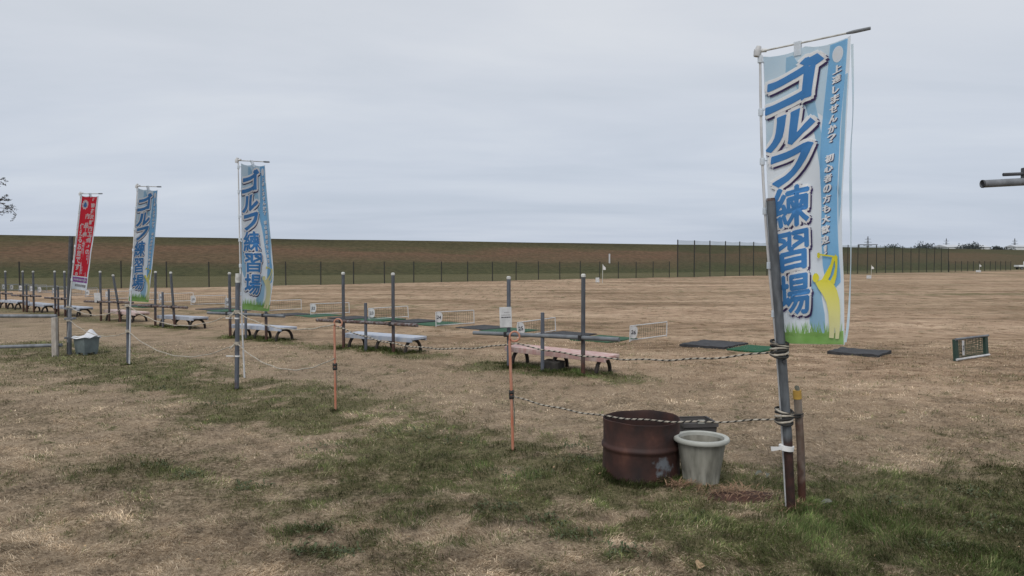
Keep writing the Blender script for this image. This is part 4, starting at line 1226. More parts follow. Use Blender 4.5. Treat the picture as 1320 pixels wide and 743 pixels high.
def red_print(bn, origin, cloth):
    pl = lambda sh, ly, mt, nm: print_layer(bn, origin, sh, ly, M[mt], nm, cloth)
    pl([poly([(.03, .006), (.90, .006), (.92, .86), (.03, .86)])], 1, 'cloth_red', 'red_field')
    pl([poly([(.02, .872), (.95, .872), (.95, .925), (.02, .925)])], 1, 'ink_lilac', 'lilac_strip')
    n = 40
    pl([poly([(.24 + (.17 if i % 4 < 2 else .145) * math.cos(2 * PI * i / n), .09 + (.056 if i % 4 < 2 else .047) * math.sin(2 * PI * i / n)) for i in range(n)])], 2, 'ink_white', 'emblem')
    pl([poly([(.15, .105), (.2, .07), (.24, .06), (.3, .075), (.33, .105), (.28, .12), (.2, .12)])], 3, 'ink_blue', 'emblem_mark')
    sh = []
    def column(txt, cu, v0, v1, w_, h_):
        for i, ch in enumerate(txt):
            v = v0 + (v1 - v0) * i / max(1, len(txt) - 1)
            ww, hh = (w_, h_)
            if ch in '「」。': ww, hh = w_ * .45, h_ * .5
            sh.append(place_glyph(ch, (cu - ww, cu + ww, v - hh, v + hh), .045))
    column('「高根沢町商工会」の', .72, .035, .60, .105, .024)
    column('商品券が', .47, .22, .52, .105, .026)
    column('使えるお店です。', .22, .33, .84, .115, .030)
    pl(sh, 3, 'ink_white', 'lettering')
    bars = []
    rr = random.Random(9); u = .1
    while u < .85:
        w = rr.uniform(.03, .07); bars.append(poly([(u, .888), (u + w, .888), (u + w, .908), (u, .908)])); u += w + .02
    pl(bars, 3, 'ink_white', 'strip_lettering')
    bars = []; u = .2
    while u < .85:
        w = rr.uniform(.05, .09); bars.append(poly([(u, .945), (u + w, .945), (u + w, .972), (u, .972)])); u += w + .02
    pl(bars, 3, 'grey_ink', 'hem_lettering')

def banner(name, label, pole_pts, bar, bn, printer, tabs=(.45,), r=.0125):
    o0 = Vector(pole_pts[0])
    t = empty(name, o0)
    tag(t, label, 'banner', 'tall printed banners on thin poles')
    m = MB(); P_ = [Vector(p) - o0 for p in pole_pts]
    m.tube([catmull(P_, i / 24) for i in range(25)], [r * (1 - .35 * i / 24) for i in range(25)], 10)
    m.build('pole', M['white_plastic'], t, 40)
    b0, b1 = Vector(bar[0]) - o0, Vector(bar[1]) - o0
    m = MB(); m.tube([b0, b0.lerp(b1, .8)], .006, 8); bo = m.build('crossbar', M['cap'], t, 40)
    m = MB(); m.tube([b0.lerp(b1, .8), b0.lerp(b1, .86), b1], [.007, .011, .010], 8); m.build('bar_end', M['rail'], bo, 40)
    m = MB(); m.tube([b0 + Vector((-.015, 0, -.03)), b0 + Vector((-.01, 0, .0)), b0 + Vector((0, 0, .035))], [.02, .024, .016], 9); m.tube([b0 + Vector((-.03, 0, .005)), b0 + Vector((.045, -.01, .008))], .013, 8)
    m.build('joint', M['white_plastic'], t, 50)
    # cloth
    m = MB(); nu, nv_ = 26, 72
    for j in range(nv_ + 1):
        for i in range(nu + 1):
            m.v.append(tuple(bn.pos(i / nu, j / nv_) - o0))
    for j in range(nv_):
        for i in range(nu):
            m.f.append((j * (nu + 1) + i, j * (nu + 1) + i + 1, (j + 1) * (nu + 1) + i + 1, (j + 1) * (nu + 1) + i))
    me_ = m.mesh('cloth', M['cloth_white'])
    me_.polygons.foreach_set('use_smooth', [True] * len(me_.polygons))
    cl = link('cloth', me_, t)
    printer(bn, o0, cl)
    # loops that hold the cloth on the bar and along the pole
    for u in tabs:
        p = bn.pos(u, 0) - o0
        f = min(1, max(0, (p - b0).dot((b1 - b0).normalized()) / (b1 - b0).length))
        q0 = b0.lerp(b1, f); dr = (b1 - b0).normalized() * .022; f_ = bn.n * .009
        m = MB(); m.add([q0 - dr + f_ + Vector((0, 0, .012)), q0 + dr + f_ + Vector((0, 0, .012)), p + dr + f_ - Vector((0, 0, .035)), p - dr + f_ - Vector((0, 0, .035)),
                         q0 - dr - f_ + Vector((0, 0, .012)), q0 + dr - f_ + Vector((0, 0, .012)), p + dr - f_ - Vector((0, 0, .02)), p - dr - f_ - Vector((0, 0, .02))],
                        [(0, 1, 2, 3), (4, 5, 6, 7), (0, 1, 5, 4)])
        m.build('loop_tab', M['cloth_white'], cl)
    for w in (.02, .18, .36, .54, .72, .9):
        p = bn.pos(0, w) - o0
        best = min((catmull(P_, i / 60) for i in range(61)), key=lambda q_: abs(q_.z - p.z))
        m = MB(); m.tube([best + Vector((0, 0, -.022)), best + Vector((0, 0, .022))], r * 1.35, 8, False)
        m.tube([best + bn.n * r, p.lerp(best, .5) + bn.n * .006, p + (p - best) * .2], .006, 4)
        m.build('loop_tab', M['cloth_white'], cl)
    return t

# the big banner on the right
bigR = [(2.04, 4.49, 2.985), (2.030, 4.49, 2.62), (2.018, 4.49, 2.25), (2.005, 4.49, 1.88), (2.02, 4.49, 1.50), (2.035, 4.49, 1.115)]
bigL = [(1.632, 4.84, 2.955), (1.652, 4.84, 2.58), (1.664, 4.84, 2.21), (1.69, 4.84, 1.83), (1.718, 4.84, 1.45), (1.752, 4.84, 1.085)]
bn = Banner(bigL, bigR, .030, .7, .6)
bt = banner('banner_flag', 'big blue and white banner with lettering and golfer, nearest on the right', [(1.815, 4.80, -.05), (1.775, 4.815, .6), (1.735, 4.82, 1.1), (1.690, 4.83, 1.55), (1.648, 4.835, 2.05), (1.625, 4.84, 2.5), (1.612, 4.84, 2.985)],
       [(1.605, 4.84, 2.985), (2.125, 4.42, 3.005)], bn, blue_print, (.42,))
# hem tape that has come loose along the free edge
o0 = bt.location
m = MB()
hp = [(2.045, 4.48, 2.93), (2.052, 4.47, 2.55), (2.045, 4.475, 2.28), (2.050, 4.475, 1.95), (2.056, 4.475, 1.62), (2.050, 4.478, 1.30), (2.038, 4.488, 1.13)]
P_ = [Vector(p) - o0 for p in hp]
for i in range(41):
    p = catmull(P_, i / 40); tw = .006 * math.cos(i * .35)
    m.v.append(tuple(p + Vector((-.0055, tw, 0)))); m.v.append(tuple(p + Vector((.0055, -tw, 0))))
for i in range(40): m.f.append((2 * i, 2 * i + 1, 2 * i + 3, 2 * i + 2))
m.build('loose_hem_tape', M['cloth_paleblue'], bt)

# steel post that carries it, and the stub pipe beside it
t = empty('banner_post', (1.835, 4.765, 0))
tag(t, 'grey steel post with rusty foot carrying the big banner', 'post')
m = MB(); m.tube([(0, 0, -.15), (-.04, 0, .5), (-.085, .005, 1.05), (-.165, .01, 2.02)], .0285, 14); po = m.build('post', M['big_post'], t, 40)
m = MB(); m.tube([(-.165, .01, 2.015), (-.166, .01, 2.032)], [.030, .026], 14); m.build('rusty_cap', M['rail_rust'], po, 40)
for z, x in ((1.055, -.086), (.615, -.05)):
    for i in range(7):
        dz = (i - 3) * .0135 + random.uniform(-.004, .004)
        m = MB(); pts = []
        for k in range(19):
            a = 2 * PI * k / 18
            pts.append((x + .040 * math.cos(a) - (.02 if math.cos(a) < 0 else 0), .002 + .042 * math.sin(a) + (.02 if math.sin(a) > 0 else 0), z + dz + .012 * math.sin(a + i)))
        m.tube(pts, .0078, 6, False); wr = m.build('rope_wrap', M['rope_white'] if i % 2 else M['rope_black'], t, 60)
m = MB(); m.tube([(-.048, 0, .395), (-.045, 0, .425)], .048, 14); m.add([(-.09, -.03, .405), (-.16, -.045, .398), (-.165, -.045, .43), (-.09, -.03, .424)], [(0, 1, 2, 3)])
m.build('white_tie', M['white_tape'], t, 40)
m = MB(); m.tube([(-.079, -.022, .98), (-.079, -.036, .978)], .012, 8); m.build('bolt', M['steel_dark'], t, 40)
t = empty('stub_pipe', (1.935, 4.85, 0))
tag(t, 'short rusty pipe stub with yellow top beside the big banner post', 'pipe')
m = MB(); m.tube([(0, 0, -.1), (-.02, 0, .4), (-.048, 0, .765)], .0255, 12); po = m.build('pipe', M['stub'] if 'stub' in M else rust_steel('flaking_rusty_pipe', .42, .25, ((.21, .19, .17), (.14, .11, .085)), ((.075, .028, .018), (.045, .02, .015)), 1.3), t, 40)
m = MB(); m.tube([(-.0455, 0, .715), (-.049, 0, .772)], .0275, 12); m.build('yellow_cap', M['yellow_tape'], po, 40)
m = MB(); m.tube([(-.046, -.01, .768), (-.05, .0, .792), (-.035, .012, .782)], [.012, .016, .006], 7); m.build('cap_tear', M['leaf_grey'], po, 40)
for z in (.60, .615):
    m = MB(); m.tube([(-.125, -.04, z - .01), (-.07, -.038, z), (-.038 - .0, -.03, z), (-.008, 0, z), (-.035, .03, z), (-.07, .02, z)], .0065, 6); m.build('rope_wrap', M['rope_black'], t, 60)
# dry roots and litter round the two feet
m = MB(); rr = random.Random(12)
for i in range(150):
    a = rr.uniform(0, 2 * PI); d_ = abs(rr.gauss(0, .07)); x = d_ * math.cos(a) * 1.3; y = d_ * math.sin(a)
    l_ = rr.uniform(.03, .09); b2 = rr.uniform(0, 2 * PI); h = rr.uniform(.0, .04)
    z = max(.0, .06 - d_ * .5) * rr.random()
    p = Vector((x, y, z)); q_ = p + Vector((l_ * math.cos(b2), l_ * math.sin(b2), h)); s_ = Vector((-math.sin(b2), math.cos(b2), 0)) * .0022
    m.add([p - s_, p + s_, q_], [(0, 1, 2)])
lt = m.build('dry_litter', M['straw'], None); lt.location = (1.87, 4.77, .005)
tag(lt, 'dry root litter heaped round the foot of the big banner post', 'litter', kind='stuff')

# third banner from the right (nearest of the left group)
L3 = [(-3.42, 9.35, 2.865), (-3.425, 9.35, 2.4), (-3.425, 9.35, 1.95), (-3.43, 9.35, 1.5), (-3.435, 9.35, 1.02)]
R3 = [(-3.265, 9.80, 2.905), (-3.245, 9.80, 2.42), (-3.20, 9.80, 1.93), (-3.17, 9.80, 1.45), (-3.235, 9.80, .96)]
bn = Banner(L3, R3, .03, .6, 2.1)
banner('banner_flag', 'blue and white lettered banner, largest of the three on the left', [(-3.40, 9.32, .15), (-3.43, 9.33, 1.0), (-3.45, 9.35, 1.9), (-3.455, 9.35, 2.92)], [(-3.46, 9.35, 2.90), (-3.245, 9.90, 2.955)], bn, blue_print, (.5,), .0115)
t = empty('rope_post', (-3.50, 9.31, 0)); tag(t, 'grey steel rope post carrying the largest left banner', 'post')
m = MB(); m.tube([(0, 0, -.15), (.02, 0, .7), (.035, 0, 1.47)], .028, 12); po = m.build('post', M['post_clean'], t, 40)
m = MB(); m.tube([(.034, 0, 1.36), (.036, 0, 1.475)], .031, 12); m.build('pale_sleeve', M['cap'], po, 40)
for z in (.99, .59):
    m = MB(); m.tube([(.02, 0, z - .022), (.02, 0, z + .022)], .037, 10); m.tube([(-.0, -.03, z), (-.06, -.05, z - .07)], .01, 6); m.build('rope_wrap', M['rope_white'], t, 40)
for z in (.90, .42):
    m = MB(); m.tube([(.018, 0, z), (.019, 0, z + .018)], .034, 10); m.tube([(-.02, -.03, z + .01), (-.11, -.04, z + .012)], .007, 5); m.build('white_tie', M['white_tape'], t, 40)

L2 = [(-5.826, 11.54, 2.772), (-5.87, 11.54, 2.33), (-5.92, 11.54, 1.89), (-5.965, 11.54, 1.45), (-6.015, 11.54, 1.01)]
R2 = [(-5.735, 11.98, 2.79), (-5.76, 11.98, 2.33), (-5.81, 11.98, 1.88), (-5.86, 11.98, 1.43), (-5.92, 11.98, .965)]
bn = Banner(L2, R2, .026, .6, .3)
banner('banner_flag', 'blue and white lettered banner leaning, second from the left', [(-6.0, 11.50, -.1), (-5.97, 11.52, .95), (-5.91, 11.53, 1.9), (-5.835, 11.54, 2.84)], [(-5.84, 11.54, 2.80), (-5.72, 12.06, 2.845)], bn, blue_print, (.5,), .0125)
t = empty('rope_post', (-6.04, 11.52, 0)); tag(t, 'slim grey rope post behind the white pole of the second banner', 'post')
m = MB(); m.tube([(0, .02, -.15), (.015, .02, .94)], .024, 10); m.build('post', M['post_clean'], t, 40)
for z in (.94, .54):
    m = MB(); m.tube([(.02, 0, z - .02), (.02, 0, z + .02)], .038, 10); m.tube([(.05, -.02, z), (.085, -.03, z - .055)], .009, 6); m.build('rope_wrap', M['rope_white'], t, 40)

Lr = [(-7.575, 13.02, 2.795), (-7.63, 13.02, 2.39), (-7.685, 13.02, 1.98), (-7.74, 13.02, 1.57), (-7.795, 13.02, 1.155)]
Rr_ = [(-7.515, 13.46, 2.83), (-7.575, 13.46, 2.40), (-7.645, 13.46, 1.97), (-7.71, 13.46, 1.53), (-7.78, 13.46, 1.095)]
bn = Banner(Lr, Rr_, .02, .6, 1.2)
banner('banner_flag', 'narrow red banner with white lettering and a gear emblem', [(-7.86, 13.0, .2), (-7.80, 13.0, 1.0), (-7.70, 13.01, 1.9), (-7.585, 13.02, 2.83)], [(-7.59, 13.02, 2.82), (-7.50, 13.54, 2.87)], bn, red_print, (.5,), .0125)
t = empty('banner_post', (-7.85, 13.03, 0)); tag(t, 'tall dark steel post with pipe clamps beside the red banner', 'post')
m = MB(); m.tube([(-.03, .02, -.2), (0, .02, 1.0), (.06, .02, 2.08)], .036, 12); m.build('post', M['steel_dark'], t, 40)
m = MB(); m.tube([(.035, -.05, -.1), (.05, -.05, .85)], .028, 12); m.build('inner_pipe', M['steel'], t, 40)
for z in (.28, .62, .80):
    m = MB(); m.box((.02 + .015 * z, -.01, z), (.15, .13, .035)); m.build('pipe_clamp', M['steel'], t, None, .008)
for z in (.83, .59):
    m = MB(); m.tube([(.03, -.045, z - .015), (.03, -.045, z + .015)], .045, 10); m.build('rope_wrap', M['rope_white'], t, 40)

# ------------------------------------------------------------------ pipe railing at the left
t = empty('pipe_railing', (-7.86, 12.66, 0))
tag(t, 'low grey pipe railing with timber post at the left edge', 'railing')
for z0, z1, xe in ((.69, .69, .02), (.155, .19, .10)):
    m = MB(); m.tube([(-3.2, .02, z0 - .02), (-1.0, .0, z0), (xe, 0, z1)], .03, 10); m.build('pipe_rail', M['steel'], t, 40)
m = MB(); m.box((.03, -.075, .315), (.082, .07, .71)); m.build('pale_timber_post', M['wood_grey'], t, None, .008)
m = MB(); m.box((-.045, .07, .30), (.075, .07, .72)); m.build('brown_timber_post', M['wood_brown'], t, None, .008)
m = MB(); m.box((-2.4, .07, .32), (.075, .07, .76)); m.build('brown_timber_post', M['wood_brown'], t, None, .008)

# tub with a bag on it
t = empty('storage_tub', (-7.50, 12.95, gz(-7.5, 12.95)), R(-28)); tag(t, 'grey green plastic tub standing beside the red banner post', 'tub')
def frustum(w0, d0, w1, d1, z0, z1):
    return [(-w0 / 2, -d0 / 2, z0), (w0 / 2, -d0 / 2, z0), (w0 / 2, d0 / 2, z0), (-w0 / 2, d0 / 2, z0), (-w1 / 2, -d1 / 2, z1), (w1 / 2, -d1 / 2, z1), (w1 / 2, d1 / 2, z1), (-w1 / 2, d1 / 2, z1)]
BOXF = [(3, 2, 1, 0), (0, 1, 5, 4), (1, 2, 6, 5), (2, 3, 7, 6), (3, 0, 4, 7)]
m = MB(); m.add(frustum(.27, .24, .31, .28, .04, .30), BOXF)
m.add(frustum(.255, .225, .295, .265, .06, .30), [tuple(reversed(f)) for f in BOXF])
m.build('tub_body', M['tub'], t)
m = MB(); m.add(frustum(.33, .30, .335, .305, .285, .315), [(0, 1, 5, 4), (1, 2, 6, 5), (2, 3, 7, 6), (3, 0, 4, 7)]); m.add(frustum(.29, .26, .29, .26, .285, .315), [(4, 5, 1, 0), (5, 6, 2, 1), (6, 7, 3, 2), (7, 4, 0, 3)])
m.add(frustum(.335, .305, .29, .26, .315, .3151), [(0, 1, 5, 4), (1, 2, 6, 5), (2, 3, 7, 6), (3, 0, 4, 7)]); m.build('tub_rim', M['tub'], t)
for sx in (-1, 1):
    for sy in (-1, 1):
        m = MB(); m.box((sx * .10, sy * .09, .02), (.06, .05, .05)); m.build('tub_foot', M['tub'], t, None, .008)
m = MB(); nu = 14
for j in range(nu + 1):
    for i in range(nu + 1):
        x = (i / nu - .5) * .36; y = (j / nu - .5) * .33
        e_ = max(abs(x) / .18, abs(y) / .165)
        z = .325 + .10 * math.exp(-((x - .07) / .07) ** 2 - ((y - .03) / .1) ** 2) + .02 * math.sin(17 * x + 9 * y) * (1 - e_) + .012 * math.sin(31 * y) - max(0, e_ - .82) * .16 * (1 + .8 * math.sin(9 * x + 2))
        m.v.append((x, y, z))
for j in range(nu):
    for i in range(nu): m.f.append((j * (nu + 1) + i, j * (nu + 1) + i + 1, (j + 1) * (nu + 1) + i + 1, (j + 1) * (nu + 1) + i))
bo = m.build('plastic_bag', M['bag'], None, 180); bo.location = (-7.50, 12.95, gz(-7.5, 12.95)); bo.rotation_euler = (0, 0, R(-28))
tag(bo, 'crumpled white plastic bag lying over the top of the tub', 'bag')

# ------------------------------------------------------------------ drum, pots, litter
t = empty('oil_drum', (0.98, 5.55, gz(.98, 5.55)), R(4)); tag(t, 'rusty cut down oil drum without lid behind the lower rope', 'drum')
dr_ = random.Random(4)
def drum_fn(r, z, a, j):
    dent = 1 + .010 * math.sin(2 * a + 1) + .006 * math.sin(5 * a + z * 9)
    zz = z + (.005 * math.sin(2 * a + .5) + .0015 * math.sin(7 * a)) * max(0, (z - .38) / .055)
    return r * dent, zz
prof_o = [(.288, -.02), (.290, .02), (.288, .05), (.286, .20), (.289, .215), (.297, .225), (.299, .235), (.297, .245), (.289, .255), (.285, .27), (.284, .40), (.287, .425), (.288, .435)]
prof_i = [(.284, .437), (.279, .42), (.279, .26), (.285, .235), (.279, .21), (.281, .03)]
m = MB(); m.lathe(prof_o + prof_i, 72, (0, 0, 0), drum_fn); m.build('drum_wall', M['drum'], t, 50)
m = MB(); m.lathe([(.281, .03), (.15, .02), (.001, .025)], 48, (0, 0, 0), drum_fn); m.build('drum_floor', M['drum'], t, 50)

t = empty('flower_pot', (1.385, 5.35, gz(1.385, 5.35)), R(10)); tag(t, 'round weathered grey flower pot with fluted foot beside the drum', 'pot')
def pot_fn(r, z, a, j):
    if z < .12 and j < 8:
        k = max(0, min(1, (.12 - z) / .06))
        return r - .012 * k * (1 if math.cos(12 * a) > .35 else 0), z
    return r, z
m = MB(); m.lathe([(.13, 0), (.132, .03), (.136, .06), (.140, .09), (.145, .12), (.158, .20), (.171, .285), (.172, .30), (.158, .30), (.150, .22), (.132, .10), (.02, .09)], 80, (0, 0, 0), pot_fn); m.build('pot_body', M['pot'], t, 40)
m = MB(); m.lathe([(.172, .296), (.196, .296), (.201, .303), (.201, .318), (.195, .326), (.172, .328), (.163, .322), (.160, .300), (.160, .28)], 72, (0, 0, 0)); m.build('pot_rim', M['pot_rim'], t, 40)
for i in range(10):
    a = 2 * PI * i / 10
    m = MB(); m.box((.131 * math.cos(a), .131 * math.sin(a), .05), (.004, .03, .10), Matrix.Rotation(a, 3, 'Z')); 
m = MB(); m.lathe([(.14, .245), (.09, .25), (.001, .25)], 40, (0, 0, 0)); so = m.build('potting_soil', M['soil'], t, 60)

t = empty('plastic_planter', (1.50, 5.98, gz(1.5, 5.98)), R(6)); tag(t, 'dark grey planter behind the round flower pot', 'planter')
m = MB(); m.add(frustum(.22, .2, .27, .25, 0, .33), BOXF); m.add(frustum(.2, .18, .25, .23, .03, .33), [tuple(reversed(f)) for f in BOXF]); m.build('planter_body', M['pot_dark'], t)
m = MB(); m.add(frustum(.285, .265, .285, .265, .30, .335), [(0, 1, 5, 4), (1, 2, 6, 5), (2, 3, 7, 6), (3, 0, 4, 7)]); m.add(frustum(.285, .265, .245, .225, .335, .3351), [(0, 1, 5, 4), (1, 2, 6, 5), (2, 3, 7, 6), (3, 0, 4, 7)]); m.build('planter_rim', M['pot_dark'], t)
m = MB(); m.box((.0, -.128, .345), (.055, .012, .03)); m.build('rim_clip', M['pot_rim'], t, None, .003)

m = MB(); n = 26
for j in range(9):
    for k in range(n):
        a = 2 * PI * k / n; f = j / 8
        nzv = float(fbm(np.array([math.cos(a) * f * 3 + 5]), np.array([math.sin(a) * f * 3 + 5]), 4)[0])
        rr_ = f * (1 + .35 * (float(fbm(np.array([math.cos(a) * 1.5 + 3]), np.array([math.sin(a) * 1.5]), 3)[0]) - .5))
        m.v.append((.30 * rr_ * math.cos(a), .13 * rr_ * math.sin(a), .035 * (1 - f) * (0.5 + nzv) + .012 * (nzv - .5) - (.012 if j == 8 else 0) + .006))
for j in range(8):
    for k in range(n):
        m.f.append((j * n + k, j * n + (k + 1) % n, (j + 1) * n + (k + 1) % n, (j + 1) * n + k))
so = m.build('soil_mound', M['soil'], None, 180); so.location = (1.60, 5.02, gz(1.6, 5.02)); tag(so, 'low mound of reddish bare soil between pot and banner post', 'soil', kind='structure')
m = MB(); rr = random.Random(21)
for (cx, cy, sx, sy, n) in ((1.19, 5.20, .06, .03, 150), (1.50, 5.08, .08, .04, 150), (1.60, 5.0, .12, .05, 90)):
    for i in range(n):
        x = rr.gauss(cx, sx); y = rr.gauss(cy, sy); b2 = rr.uniform(0, 2 * PI); l_ = rr.uniform(.04, .12)
        h = rr.uniform(-.01, .05); z = rr.uniform(.01, .04)
        p = Vector((x, y, z)); q_ = p + Vector((l_ * math.cos(b2), l_ * math.sin(b2), h)); s_ = Vector((-math.sin(b2), math.cos(b2), 0)) * .0028
        mid = (p + q_) / 2 + Vector((0, 0, .012))
        m.add([p - s_ * .6, mid - s_, q_, mid + s_], [(0, 1, 2, 3)])
st_ = m.build('loose_straw', M['straw'], None); tag(st_, 'loose dry straw piled round the foot of the pot', 'straw', kind='stuff')
def curled_leaf(x, y, l_, w_, rz, mat_, label, tilt=.3):
    m = MB(); n = 8
    for i in range(n + 1):
        f = i / n; w2 = w_ * math.sin(PI * (f ** .8)) + .001
        for s_ in (-1, 0, 1): m.v.append((l_ * (f - .5), s_ * w2, .02 * math.sin(PI * f) * tilt + abs(s_) * w2 * .7 + .004 * math.sin(9 * f + s_)))
    for i in range(n):
        for s_ in (0, 1): m.f.append((3 * i + s_, 3 * i + s_ + 1, 3 * i + s_ + 4, 3 * i + s_ + 3))
    o = m.build('dry_leaf', mat_, None, 180); o.location = (x, y, gz(x, y) + .018); o.rotation_euler = (R(25), R(-8), rz); tag(o, label, 'leaf')
curled_leaf(0.985, 3.83, .07, .026, R(60), M['leaf_brown'], 'single tan dry leaf on the lawn at the bottom of the view')
for i, (x, y) in enumerate(((1.86, 5.50), (1.90, 5.47))):
    curled_leaf(x, y, .07, .014, R(20 + 60 * i), M['leaf_grey'], ['grey curled leaf in the grass left of the banner post', 'second grey curled leaf lying right against the first, by the banner post'][i], 1.0)
curled_leaf(2.10, 4.86, .09, .018, R(10), M['leaf_grey'], 'dull grey green leaf right of the stub pipe foot', .6)

# low weeds and scraps lying in the lawn
m = MB(); rr = random.Random(31)
for (tx, ty, r) in TUFTS + [(2.6, 4.9, .12), (3.2, 5.1, .12), (2.4, 4.1, .10), (-1.6, 6.3, .12), (-3.4, 8.4, .15), (-4.4, 9.3, .15), (.55, 6.35, .10), (-.1, 4.75, .10), (1.2, 4.6, .10), (2.9, 4.45, .12)]:
    for i in range(46):
        a = rr.uniform(0, 2 * PI); d_ = r * 1.3 * rr.random() ** .7
        x, y = tx + d_ * 1.3 * math.cos(a), ty + d_ * math.sin(a)
        b2 = rr.uniform(0, 2 * PI); l_ = rr.uniform(.025, .06); w_ = rr.uniform(.004, .009); up = rr.uniform(.1, .8)
        p = Vector((x, y, gz(x, y) + .004)); dv_ = Vector((math.cos(b2), math.sin(b2), 0)); s_ = Vector((-dv_.y, dv_.x, 0)) * w_
        mid = p + dv_ * l_ * .55 + Vector((0, 0, l_ * up)); q_ = p + dv_ * l_ + Vector((0, 0, l_ * up * .8))
        m.add([p, mid + s_, q_, mid - s_], [(0, 1, 2, 3)])
wd = m.build('weeds', M['weed'], None); tag(wd, 'dark low weeds growing in small tufts through the lawn', 'weeds', kind='stuff')
m = MB()
for i in range(260):
    d_ = rr.uniform(3.3, 9.5); x, y = d_ * rr.uniform(-.8, .8), d_
    b2 = rr.uniform(0, 2 * PI); l_ = rr.uniform(.012, .035); w_ = l_ * rr.uniform(.25, .5); z = gz(x, y) + rr.uniform(.012, .03)
    p = Vector((x, y, z)); dv_ = Vector((math.cos(b2), math.sin(b2), rr.uniform(-.3, .3))); s_ = Vector((-dv_.y, dv_.x, rr.uniform(-.3, .3))) * w_
    m.add([p - dv_ * l_ * .5, p + s_ * .5 + Vector((0, 0, .004)), p + dv_ * l_ * .5, p - s_ * .5 + Vector((0, 0, .004))], [(0, 1, 2, 3)])
wd = m.build('leaf_litter', M['leaf_brown'], None); tag(wd, 'small dry leaf scraps strewn over the lawn', 'litter', kind='stuff')

# ------------------------------------------------------------------ pipe frame whose end juts into view at the right
t = empty('pipe_scaffold', (3.95, 5.05, 0)); tag(t, 'grey pipe end jutting into view high at the right edge', 'pipe')
m = MB(); m.tube([(.15, -.05, -.2), (.15, -.05, 2.35)], .03, 12); m.build('upright', M['steel'], t, 40)
m = MB(); m.tube([(-.775, -.05, 2.147), (.9, -.05, 2.235)], .026, 14, False); m.tube([(.9, -.05, 2.235), (-.775, -.05, 2.147)], .022, 14, False)
m.add([], [])
po = m.build('lower_pipe', M['steel'], t, 40)
m = MB(); m.tube([(-.775, -.05, 2.147), (-.765, -.05, 2.1475)], .0275, 14, False); m.build('pipe_lip', M['steel_dark'], po, 40)
m = MB(); m.tube([(-.62, -.03, 2.212), (.9, -.03, 2.275)], .0115, 10); m.build('upper_bar', M['steel_dark'], t, 40)
m = MB(); m.box((-.465, -.04, 2.20), (.045, .07, .12)); m.build('clamp', M['steel_dark'], t, None, .008)

# ------------------------------------------------------------------ field targets
def target(px, py, fh, fl, board, label, blabel):
    z = gz(px, py)
    t = empty('target_flag', (px, py, z)); tag(t, label, 'flag', 'target flags out in the field')
    m = MB(); m.tube([(0, 0, -.1), (.02, 0, fh)], .022, 6); m.build('flag_pole', M['cap'], t, 40)
    m = MB()
    for i in range(5):
        f = i / 4
        for s_ in (0, 1):
            m.v.append((.02 + fl * f * .6, .08 * math.sin(4 * f), fh - .02 - s_ * .42 * (1 - f * .6) - f * .25))
    for i in range(4): m.f.append((2 * i, 2 * i + 1, 2 * i + 3, 2 * i + 2))
    m.build('flag_cloth', M['white_tape'], t)
    bx_, by_, w, h = board
    m = MB(); m.box((0, 0, h / 2 + .1), (w, .04, h))
    bt_ = empty('distance_board', (bx_, by_, gz(bx_, by_))); tag(bt_, blabel, 'sign', 'white distance boards in the field')
    m.build('board', M['white_plastic'], bt_, None, .01)
    for s_ in (-1, 1):
        m = MB(); m.box((s_ * w * .35, .03, .12), (.05, .03, .35)); m.build('stake', M['wood_grey'], bt_)
target(7.0, 57.0, 1.45, .36, (6.37, 54.9, .28, .34), 'white flag on a pole before the low net fence', 'small white board below the flag before the low net fence')
target(38.5, 79.0, 1.3, .4, (32.4, 66.9, .42, .30), 'white flag on a pole before the tall net fence', 'white board right of the big banner, before the tall fence')
target(71.0, 112.0, 1.4, .4, (69.6, 110.0, .75, .30), 'white flag near the far end of the tall fence', 'white board near the far end of the tall fence')
px, py = 15.6, 118.0
m = MB(); m.tube([(0, 0, -.3), (0, 0, 1.5)], .13, 8); m.build('marker_post', M['white_plastic'], None, 40)
mk = bpy.data.objects['marker_post']; mk.location = (px, py, levee_z(px, py)); tag(mk, 'white marker post on the levee slope above the low fence', 'post')

# ------------------------------------------------------------------ beyond the levee
def far_tree(x, y, h, w, label, seed):
    rr = random.Random(seed)
    t = empty('far_tree', (x, y, 0)); tag(t, label, 'tree', 'trees beyond the levee')
    m = MB(); m.tube([(0, 0, -.2), (.1, 0, h * .3), (0, .1, h * .7)], [.35, .25, .12], 7)
    for i in range(5):
        a = rr.uniform(0, 2 * PI); m.tube([(0, 0, h * (.3 + .08 * i)), (math.cos(a) * w * .3, math.sin(a) * w * .3, h * (.5 + .08 * i))], [.12, .05], 5)
    m.build('trunk', M['bark'], t, 60)
    m = MB()
    cl_ = [(rr.uniform(-.36, .36) * w, rr.uniform(-.36, .36) * w, h * rr.uniform(.42, .86), rr.uniform(.16, .30) * w) for _ in range(14)]
    for (cx, cy, cz, r) in cl_:
        for i in range(95):
            v_ = Vector((rr.gauss(0, 1), rr.gauss(0, 1), rr.gauss(0, .8))).normalized() * r * rr.uniform(.55, 1.08) + Vector((cx, cy, cz))
            a, b_ = Vector((rr.gauss(0, 1), rr.gauss(0, 1), rr.gauss(0, 1))).normalized() * rr.uniform(.2, .5), Vector((rr.gauss(0, 1), rr.gauss(0, 1), rr.gauss(0, 1))).normalized() * rr.uniform(.2, .5)
            m.add([v_ - a, v_ - b_, v_ + a, v_ + b_], [(0, 1, 2, 3)])
    m.build('crown', M['hazed_leaf'], t)
